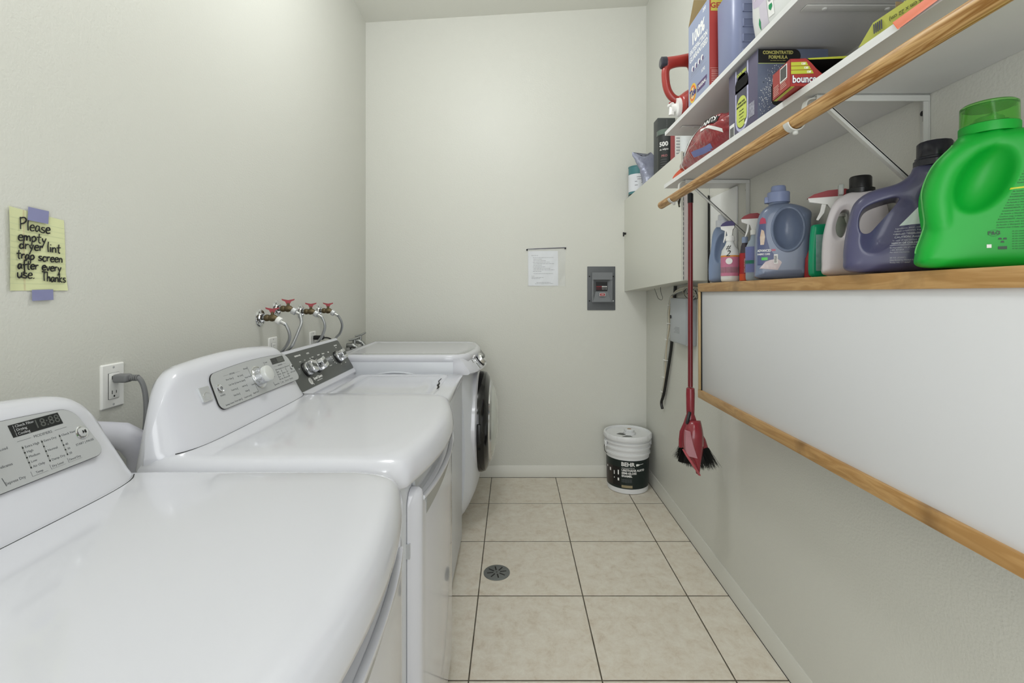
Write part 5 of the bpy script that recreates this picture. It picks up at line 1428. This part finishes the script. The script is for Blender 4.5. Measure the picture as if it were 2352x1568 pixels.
o = rrect(-.043, .036, .036, .066, .014, 6); b.loft([[SL @ Vector((x, y, zz)) for x, y in o] for zz in (-.0002, .0012)], VOIDB)
for k, s in enumerate(('SHARE YOUR', '#MYCLEANSTORY!')): b.text(s, .0082, SL @ T(-.004, -.006-k*.010, .0011), BPRINT, bold=.0003, sx=.85)
for k, s in enumerate(('f /cleanoffical', 't @cleanoffical', 'or call us at', 'www.clean.com')): b.text(s, .0058, SL @ T(-.004, -.030-k*.010, .0011), BPRINT, sx=.9)
b.rect(-.082, -.050, -.099, -.052, SL, WPRINT, .0008)
for k in range(10): b.rect(-.078+.0026*k, -.0766+.0026*k, -.096, -.062, SL, BPRINT, .0011)
b.rect(.040, .072, -.070, -.030, SL, mat('speckle_print', (190, 190, 205), .5, col2=(60, 58, 76), nscale=160), .0008)
oval(b, SL, .020, -.070, .006, .009, WPRINT, .0009)
# camera face
b.box(-.096, .0995, -.099, .104, -.0001, .0002, VF, M=SF @ T(0, 0, .0))
o = [(-.0945, .066), (-.0945, .104)]+[(.005+.018*math.cos(a), .085+.019*math.sin(a)) for a in [PI/2-PI*k/10 for k in range(11)]]
b.loft([[SF @ Vector((x, y, zz)) for x, y in o] for zz in (0, .0008)], BPRINT)
b.text('CONCENTRATED', .0128, SF @ T(-.040, .094, .0010), mat('gold_print', (196, 190, 110), .4), bold=.0004, sx=.82); b.text('FORMULA', .0128, SF @ T(-.040, .081, .0010), MATS['gold_print'], bold=.0004, sx=.9)
b.text('now cleaner than ever before', .0036, SF @ T(-.040, .0725, .0010), MATS['gold_print'])
b.rect(-.0945, -.002, .064, .0652, SF, YG, .0008)
rnd = random.Random(9)
for k in range(260):
    a = rnd.uniform(0, 1); cx = -.092+.06*a+rnd.gauss(0, .014); cy = -.06+.115*a+rnd.gauss(0, .012)
    if -.093 < cx < .09 and -.09 < cy < .06: oval(b, SF, cx, cy, *(2*[rnd.uniform(.0004, .0012)]), WPRINT, .0006, 0, 8)
for cx, cy, r_ in ((-.045, .045, .0045), (-.065, .032, .004), (-.080, .012, .004), (-.052, .022, .0025), (-.040, .030, .002)):
    oval(b, SF, cx, cy, r_, r_, mat('bubble_rim', (130, 138, 152), .2), .0006, 0, 16); oval(b, SF, cx, cy, r_*.75, r_*.75, mat('bubble', (92, 100, 118), .15), .0008, 0, 16)
o = rrect(-.058, -.020, -.052, .012, .014, 6); b.loft([[SF @ Vector((x, y, zz)) for x, y in o] for zz in (0, .0008)], BPRINT)
b.build('printed_artwork', t)

# dryer sheet carton, torn open
t = thing('dryer_sheet_box', 'torn-open red dryer sheet box leaning at the lower shelf edge', 'carton', (.735, 1.142, LSZ+.003), rz=math.radians(-4), rx=math.radians(0))
RD = mat('carton_red', (160, 54, 50), .45); YGL = mat('carton_lime', (180, 186, 60), .45); BRN = mat('carton_inside_shade', (38, 28, 22), .9)
w_, d_, h_ = .25, .085, .064
X0 = -.095
b = MB(); th = .0012
b.box(X0, X0+w_, -d_/2, d_/2, 0, th, RD); b.box(X0, X0+w_, d_/2-th, d_/2, 0, h_, RD); b.box(X0+w_-th, X0+w_, -d_/2, d_/2, 0, h_, RD); b.box(X0, X0+th, -d_/2, d_/2, 0, h_, RD)
# camera face with ragged tear
N = 26; bot = []; top = []
rnd = random.Random(2)
for i in range(N+1):
    u = i/N; x = X0+w_*u; z = h_ if u < .14 else h_*(1-.70*min(1, (u-.14)/.18))+rnd.uniform(-.0012, .0012)
    bot.append((x, -d_/2, 0)); top.append((x, -d_/2, max(z, .018)))
b.loft([bot, top, [(p[0], p[1]+th, p[2]) for p in top], [(p[0], p[1]+th, p[2]) for p in bot]], RD, False, False, closed=False)
b.box(X0, X0+.036, -d_/2, d_/2, h_-th, h_, RD)
b.build('carton_body', t)
b = MB(); b.box(X0+.002, X0+w_-.002, d_/2-.003, d_/2-.0013, .002, h_-.002, BRN); b.build('inner_shade_sheet', t)  # near-black sheet: shade inside the open carton put into its colour
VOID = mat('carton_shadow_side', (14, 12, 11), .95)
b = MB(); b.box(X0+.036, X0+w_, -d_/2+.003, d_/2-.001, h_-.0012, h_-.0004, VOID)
b.loft([[(X0+.044, -d_/2+.002, h_-.002), (X0+w_, -d_/2+.002, h_-.002), (X0+w_, -d_/2+.002, h_+.007), (X0+.040, -d_/2+.002, h_+.001)], [(X0+.044, -d_/2+.003, h_-.002), (X0+w_, -d_/2+.003, h_-.002), (X0+w_, -d_/2+.003, h_+.007), (X0+.040, -d_/2+.003, h_+.001)]], YGL); b.build('top_flap', t)
EF = frame((X0-.0004, 0, h_/2), (0, -1, 0), (0, 0, 1)); CF = frame((X0, -d_/2-.0004, 0), (1, 0, 0), (0, 0, 1))
b = MB(); b.rect(-.004, .030, -.006, .028, EF, WPRINT, .0004)
for k in range(13): b.rect(-.001+.0022*k, .0002+.0022*k, -.003, .026, EF, BPRINT, .0007)
for k in range(6): b.rect(-.036, -.010-.002*(k % 2), -.026+.0042*k, -.0245+.0042*k, EF, mat('pink_print', (222, 170, 160), .5), .0004)
for k in range(4): b.rect(-.002, .028-.003*(k % 3), -.022+.0042*k, -.0205+.0042*k, EF, MATS['pink_print'], .0004)
for k in range(3):
    z = .0475-k*.0095; b.loft([[CF @ Vector((x, y, zz)) for x, y in ((.002, z), (.040+.006*k, z), (.036+.006*k, z+.0082), (.002, z+.0082))] for zz in (0, .0005)], YGL)
    b.text(('120', '120', '120')[k], .0065, CF @ T(.029+.006*k, z+.004, .0006), WPRINT, bold=.0003)
for bd, m_, zz in ((.0018, WPRINT, .0005), (.0002, mat('deep_violet', (84, 62, 110), .4), .0009)): b.text('bounce', .0245, CF @ T(.004, .0165, zz), m_, 'LEFT', bold=bd, sx=.95) if False else None
b.text('bounce', .0235, CF @ T(.0045, .0155, .0005), mat('deep_violet', (84, 62, 110), .4), 'LEFT', bold=.0014, sx=.76); b.text('bounce', .0235, CF @ T(.0045, .0155, .0011), WPRINT, 'LEFT', bold=.0005, sx=.76)
b.box(X0+.002, X0+.010, -d_/2-.0003, d_/2, -.0003, .0001, YGL) 
b.build('printed_artwork', t)

# open yellow carton with orange flap near the camera
t = thing('dryer_sheet_box', 'open lime and orange dryer sheet box hanging over the lower shelf edge', 'carton', (.74, .80, LSZ+.001), rz=math.radians(6))
ORF = mat('carton_orange', (214, 100, 52), .45); LIME = mat('carton_lime_pale', (178, 182, 84), .45)
CK = mat('carton_kraft', (128, 112, 80), .8)
b = MB(); b.box(-.06, .16, -.10, .055, 0, .001, ORF); b.box(-.06, .16, .054, .055, 0, .042, CK); b.box(.159, .16, -.10, .055, 0, .042, CK); b.build('carton_body', t)
b = MB(); pts = [(-.060, .135, .001), (-.062, -.11, .003), (-.066, -.11, .030), (-.066, .095, .027)]
b.loft([[Vector(p) for p in pts], [Vector(p)+Vector((.001, 0, 0)) for p in pts]], LIME)
FM = frame((-.0645, .03, .014), (0, 1, 0), (0, 0, -1)); FM = frame((-.0655, .02, .014), (0, -1, 0), (-.06, 0, 1))
b.text('6.4 IN x 9 IN (16 cm x 22 cm)', .0105, FM @ rot(PI) @ T(-.022, 0, -.0006), mat('olive_print', (70, 74, 20), .5)); b.build('side_flap', t)
b = MB(); pts = [(-.035, .062, .05), (.02, .058, .052), (.02, .056, .0), (-.045, .075, .008)]
b.loft([[Vector(p) for p in pts], [Vector(p)+Vector((0, .001, 0)) for p in pts]], LIME); b.build('end_flap', t)
b = MB()
for k in range(5): b.rect(-.074+.004*k, -.0722+.004*k, -.008, .009, FM, MATS['navy'], .0006)
b.build('barcode', t)
b = MB(); pts = [(-.068, .047, .0035), (-.0735, .047, .000), (-.0762, .034, -.019), (-.0945, -.15, -.010), (-.0925, -.16, .004)]
b.loft([[Vector(p) for p in pts], [Vector(p)+Vector((.0008, 0, .0008)) for p in pts]], ORF); b.build('orange_flap', t)

# slumped red bag
t = thing('snack_bag', 'slumped glossy red plastic bag with white stripe at the far end of the lower shelf', 'bag', (.76, 1.80, LSZ))
RB = mat('bag_red', (166, 50, 56), .2, coat=.6, bump=1.0, bscale=22, bdist=.016, col2=(120, 26, 34), nscale=18)
bm = bmesh.new(); bmesh.ops.create_icosphere(bm, subdivisions=5, radius=1)
for v in bm.verts:
    p = v.co.copy(); n_ = noise.noise(p*2.1+Vector((3, 1, 7)))*.20+noise.noise(p*5)*.07
    y = p.y; tall = .118*(1-.62*max(0, (y+.15))**1.1) if y > -.15 else .118
    q = Vector((math.copysign(abs(p.x)**.7, p.x)*.088, math.copysign(abs(p.y)**.8, p.y)*.255, 0))*(1+n_*.5)
    q.x *= (1-.35*max(0, y)**2)
    z = (p.z*.5+.5)**.8*tall*1.30*(1+n_*.5)
    v.co = Vector((max(q.x, -.09), q.y, max(z, .0006)))
bvh = BVHTree.FromBMesh(bm)
b = shell(bm, RB); b.build('bag_body', t, ang=180)
bagb = t
b = MB()
def topdrape(vs, off=.0012):
    for v in vs:
        # cast from the aisle side, slightly from above
        d = Vector((.86, .0, -.51)); o = Vector((v.co.x, v.co.y, v.co.z))-d*.5
        h = bvh.ray_cast(o, d)
        if h[0] is not None: v.co = h[0]-d*off
def band(path, wd, m, n=40, off=.0014):
    P = spl([Vector((-.05, a, z)) for a, z in path], n=10); rows = []
    for i, p in enumerate(P):
        tg = (P[min(i+1, len(P)-1)]-P[max(i-1, 0)]).normalized(); q = Vector((0, -tg.z, tg.y))
        rows.append([b.bm.verts.new(p+q*wd*k/4) for k in range(-2, 3)])
    b.setm([b.bm.faces.new((r0[k], r0[k+1], r1[k+1], r1[k])) for r0, r1 in zip(rows[:-1], rows[1:]) for k in range(4)], m)
    topdrape([v for r in rows for v in r], off)
band([(.19, .012), (.14, .035), (.05, .075), (-.02, .10), (-.06, .112)], .006, WPRINT)
band([(-.06, .095), (-.12, .085), (-.20, .060)], .010, WPRINT)
band([(-.06, .125), (-.11, .120), (-.17, .105)], .030, BPRINT, off=.002)
band([(.12, .062), (.06, .092), (.0, .112), (-.04, .125)], .030, mat('silver_bag', (200, 204, 208), .25), off=.0018)
band([(.02, .030), (-.06, .028), (-.12, .030)], .014, BLU)
b.setm([], WPRINT)
M_ = frame((-.05, -.115, .116), (0, -1, 0), (0, 0, 1))
vs = b.text('KLINN', .030, M_ @ rot(PI), WPRINT, bold=.0008, ext=0); topdrape(vs, .0032)
for k in range(5): band([(.07-.012*k, .045-.002*k), (.068-.012*k, .022)], .0014, MATS['pink_print'])
b.build('printed_artwork', t, ang=180)
b = MB(); pts = spl([(-.085, .225, .004), (-.070, .250, .03), (-.05, .20, .055), (-.045, .17, .075), (-.03, .16, .05), (-.04, .20, .02)], True, 4)
b.loft([[p for p in pts], [p+Vector((.012, .004, .0)) for p in pts]], mat('bag_orange', (206, 92, 66), .3)); b.build('end_seal', t)

# ------------------------------------------------------------ upper shelf
USZ = 2.0246
t = thing('detergent_box', 'tall red and pale blue laundry box lettered 100% satisfaction guaranteed', 'carton', (.745, 1.76, USZ))
RDX = mat('box_red', (166, 54, 48), .45); LBX = mat('box_pale_blue', (148, 158, 184), .45)
KRAFT = mat('kraft_inside', (146, 130, 92), .8)
x0, x1, ya, yb_, hh = -.066, .075, -.10, .10, .322
b = MB(); b.box(x0, x1, ya, yb_, 0, hh, RDX, .001); b.build('carton_body', t)
SL = frame((x0-.0003, 0, 0), (0, -1, 0), (0, 0, 1)); SF = frame((0, ya-.0003, 0), (1, 0, 0), (0, 0, 1))
b = MB(); b.rect(-.097, .0985, .006, hh-.001, SL, LBX, .0004)
Z = .0005
b.text('100%', .060, SL @ T(-.004, .252, Z), WPRINT, bold=.0022, sx=.95); b.text('SATISFACTION', .0265, SL @ T(0, .209, Z), WPRINT, bold=.0006, sx=.92); b.text('GUARANTEED', .0285, SL @ T(0, .182, Z), WPRINT, bold=.0006, sx=.92)
b.rect(-.078, .075, .110, .1105, SL @ T(0, 0, .0002), GP, .0004); b.rect(-.078, .075, .160, .1605, SL @ T(0, 0, .0002), GP, .0004)
for k in range(4):
    oval(b, SL, -.055+.030*k, .143, .010, .010, WPRINT, .0007, .0003, 14); oval(b, SL, -.048+.030*k, .138, .006, .008, MATS['deep_violet'], .0009, .0003, 12)
for k in range(3): b.rect(-.07, .07-.02*k, .130-.006*k, .1312-.006*k, SL @ T(0, 0, .0002), GP, .0004)
b.text('ATG', .016, SL @ T(.045, .095, Z), WPRINT, bold=.0003)
o = [(-.01, .034), (.060, .034), (.078, .052), (.078, .064), (-.01, .064)]; b.loft([[SL @ Vector((x, y, zz)) for x, y in o] for zz in (0, .0008)], MATS['deep_violet'])
b.text('ORIGINAL', .0165, SL @ T(.034, .049, .001), WPRINT, bold=.0003)
for r_, m_, z_ in ((.036, mat('logo_yellow', (226, 190, 60), .4), .0010), (.029, mat('logo_orange', (222, 110, 50), .4), .0013), (.021, mat('logo_cream', (228, 208, 150), .4), .0016)): oval(b, SL, -.052, .050, r_*.9, r_, m_, z_, 0)
b.text('Tide', .034, SL @ T(-.052, .050, .0018), mat('logo_navy', (44, 50, 120), .4), bold=.0014, shear=.1)
b.text('200', .018, SL @ T(.055, .305, Z), WPRINT, bold=.0004)
b.rect(-.062, .070, .272, .312, SF, mat('box_lime', (196, 184, 80), .45), .0004); b.text('GET', .026, SF @ T(-.040, .290, .0006), RDX, bold=.0006)
for k in range(9): b.rect(-.06, .05-.01*(k % 3), .018+k*.006, .020+k*.006, SF, MATS['pink_print'], .0004)
b.rect(-.064, .0, .074, .0752, SF, MATS['pink_print'], .0004)
b.build('printed_artwork', t)
b = MB(); pts = [(x0, yb_, hh), (x1, yb_, hh), (x1+.01, yb_+.02, hh+.12), (x0+.028, yb_+.02, hh+.12)]
b.loft([[Vector(p) for p in pts], [Vector(p)+Vector((0, .0012, 0)) for p in pts]], KRAFT); b.build('top_flap', t)

t = thing('detergent_dispenser', 'red detergent dispenser lying on its side with white tap over the shelf end', 'bottle', (.74, 1.985, USZ))
RT = mat('dispenser_red', (158, 56, 50), .3, coat=.2)
adds = [bm_of(lambda b: b.tube([(-.055, 0, .062), (-.045, 0, .062), (-.02, 0, .07), (.03, 0, .085), (.10, 0, .09), (.185, 0, .09)], [.036, .048, .056, .072, .085, .085], RT, 28)),
        bm_of(lambda b: b.tube(spl([(.02, 0, .245), (-.06, 0, .245), (-.105, 0, .225), (-.11, 0, .18), (-.10, 0, .13), (-.075, 0, .098), (-.035, 0, .088), (.02, 0, .10)], n=6), .0165, RT, 14)),
        bm_of(lambda b: b.tube([(-.112, 0, .246), (-.06, 0, .252), (.0, 0, .262), (.08, 0, .25)], [.022, .023, .026, .04], RT, 18)),
        bm_of(lambda b: b.tube([(.0, 0, .26), (.03, 0, .18), (.05, 0, .09)], [.028, .03, .04], RT, 16))]
for a in adds:
    for v in a.verts: v.co.z = max(v.co.z, .002)
bm = mold(adds, [], .0032, 4); b = shell(bm, RT); b.build('body', t, ang=180)
b = MB(); b.tube([(-.132, 0, .2455), (-.128, 0, .2455), (-.108, 0, .2465)], [.018, .024, .024], mat('vent_cap', (52, 52, 62), .3), 20); b.build('vent_cap', t)
b = MB(); b.tube([(-.05, 0, .062), (-.068, 0, .060), (-.070, 0, .060)], [.038, .038, .030], OUT, 24); b.tube([(-.066, 0, .060), (-.088, 0, .058)], .018, OUT, 18)
b.tube([(-.082, 0, .074), (-.086, 0, .030)], .011, OUT, 14); b.tube([(-.086, -.014, .070), (-.090, .014, .072)], .009, OUT, 12); b.lathe([(.010, 0), (.010, .006), (.0001, .008)], REDH, T(-.086, 0, .076), 14); b.build('tap', t)

t = thing('detergent_jug', 'tall grey-blue jug with recessed ribs on the upper shelf', 'bottle', (.766, 1.572, USZ))
GJ = mat('greyblue_plastic', (126, 134, 166), .35)
def rr3(hx, hy, r, z): return [(x, y, z) for x, y in rrect(-hx, hx, -hy, hy, r, 5)]
b = MB(); b.loft([rr3(.062, .060, .024, 0), rr3(.070, .068, .028, .006), rr3(.074, .072, .030, .016), rr3(.076, .074, .030, .26), rr3(.05, .055, .03, .30), rr3(.028, .028, .024, .32)], GJ); b.build('body', t, ang=60)
for k in range(6):
    z = .034+k*.047
    b = MB(); fr = [(-.048, z+.024), (-.048, z), (.052, z-.002), (.052, z+.026)]
    b.box(-.050, .052, -.0765, -.070, z, z+.003, GJ, .0012); b.box(-.050, .052, -.0765, -.070, z+.024, z+.027, GJ, .0012); b.box(-.050, -.046, -.0765, -.070, z, z+.027, GJ, .0012)
    b.box(-.046, .052, -.0745, -.070, z+.003, z+.024, mat('greyblue_recess_shade', (112, 120, 152), .4)); b.build('rib', t, ang=60)  # panels between ribs darker than the body: recess shade put into the colour
b = MB(); b.lathe([(.026, .318), (.026, .345), (.0001, .348)], BLACKP, None, 24); b.build('cap', t)

t = thing('softener_jug', 'white jug with lavender label and column of green leaf marks', 'bottle', (.748, 1.300, USZ))
WJ = mat('whiteish_plastic', (220, 222, 220), .3)
def el(a, c, z, e=2.6, n=32):
    return [(math.copysign(abs(math.cos(2*PI*k/n))**(2/e), math.cos(2*PI*k/n))*a, math.copysign(abs(math.sin(2*PI*k/n))**(2/e), math.sin(2*PI*k/n))*c, z) for k in range(n)]
bm = bm_of(lambda b: b.loft([el(.050, .075, 0), el(.060, .090, .006), el(.068, .105, .03), el(.073, .115, .08), el(.074, .118, .16), el(.070, .11, .24), el(.05, .07, .29), el(.026, .026, .31)], WJ))
bvh = BVHTree.FromBMesh(bm); b = shell(bm, WJ); b.build('body', t, ang=60)
b = MB(); LAV = mat('lavender_label', (196, 186, 206), .4); GRL = mat('leaf_green', (10, 140, 84), .4); DLV = mat('grey_lavender', (126, 120, 146), .4)
def side_patch(poly, m, off, step=.006):
    n0 = len(b.bm.verts); xs = [p[0] for p in poly]
    vs = []
    # build in (y,z), cast along +x
    P = [Vector(p) for p in poly]; z0_, z1_ = min(p.y for p in P), max(p.y for p in P); nz = max(1, int((z1_-z0_)/step)); nx = max(1, int((max(xs)-min(xs))/step)); rows = []
    for k in range(nz+1):
        z = z0_+(z1_-z0_)*min(max(k/nz, 1e-4), 1-1e-4); hit = []
        for i in range(len(P)):
            a = P[i]; c = P[(i+1) % len(P)]
            if (a.y-z)*(c.y-z) <= 0 and abs(a.y-c.y) > 1e-9: hit.append(a.x+(c.x-a.x)*(z-a.y)/(c.y-a.y))
        rows.append([b.bm.verts.new((0, min(hit)+(max(hit)-min(hit))*i/nx, z)) for i in range(nx+1)])
    b.setm([b.bm.faces.new((r0[i], r0[i+1], r1[i+1], r1[i])) for r0, r1 in zip(rows[:-1], rows[1:]) for i in range(nx)], m)
    drape([v for r in rows for v in r], bvh, (1, 0, 0), off)
side_patch([(.06, .10), (.02, .085), (-.09, .085), (-.09, .26), (.07, .26), (.072, .13)], LAV, .0005)
side_patch([(.018, .02), (-.018, .02), (-.018, .085), (.02, .085)], mat('pale_lav', (206, 200, 212), .4), .0006)
side_patch([(-.022, .03), (-.045, .03), (-.045, .26), (-.022, .26)], OUT, .0009)
side_patch([(-.050, .06), (-.092, .06), (-.092, .26), (-.050, .26)], DLV, .0009)
for k in range(7):
    z = .052+k*.024; c = -.0335
    if k % 2 == 0: side_patch([(c-.008, z), (c, z-.008), (c+.008, z), (c+.006, z+.009), (c-.006, z+.009)], GRL, .0014, .003)
    else:
        side_patch([(c+.008*math.cos(a), z+.008*math.sin(a)) for a in [2*PI*i/14 for i in range(14)]], GP, .0014, .003); side_patch([(c+.0055*math.cos(a), z+.0055*math.sin(a)) for a in [2*PI*i/14 for i in range(14)]], OUT, .0018, .003)
side_patch([(.022, .055), (.016, .04), (.022, .02), (.028, .04)], GRL, .0012, .003)
for k, z in enumerate((.16, .145, .13, .115)): side_patch([(.05, z), (.0, z), (.0, z+.003), (.05, z+.003)], WPRINT, .0012)
b.build('printed_label', t, ang=180)
b = MB(); b.lathe([(.024, .308), (.024, .335), (.0001, .338)], OUT, None, 24); b.build('cap', t)

for o in THINGS:
    if '_M' in o: del o['_M']
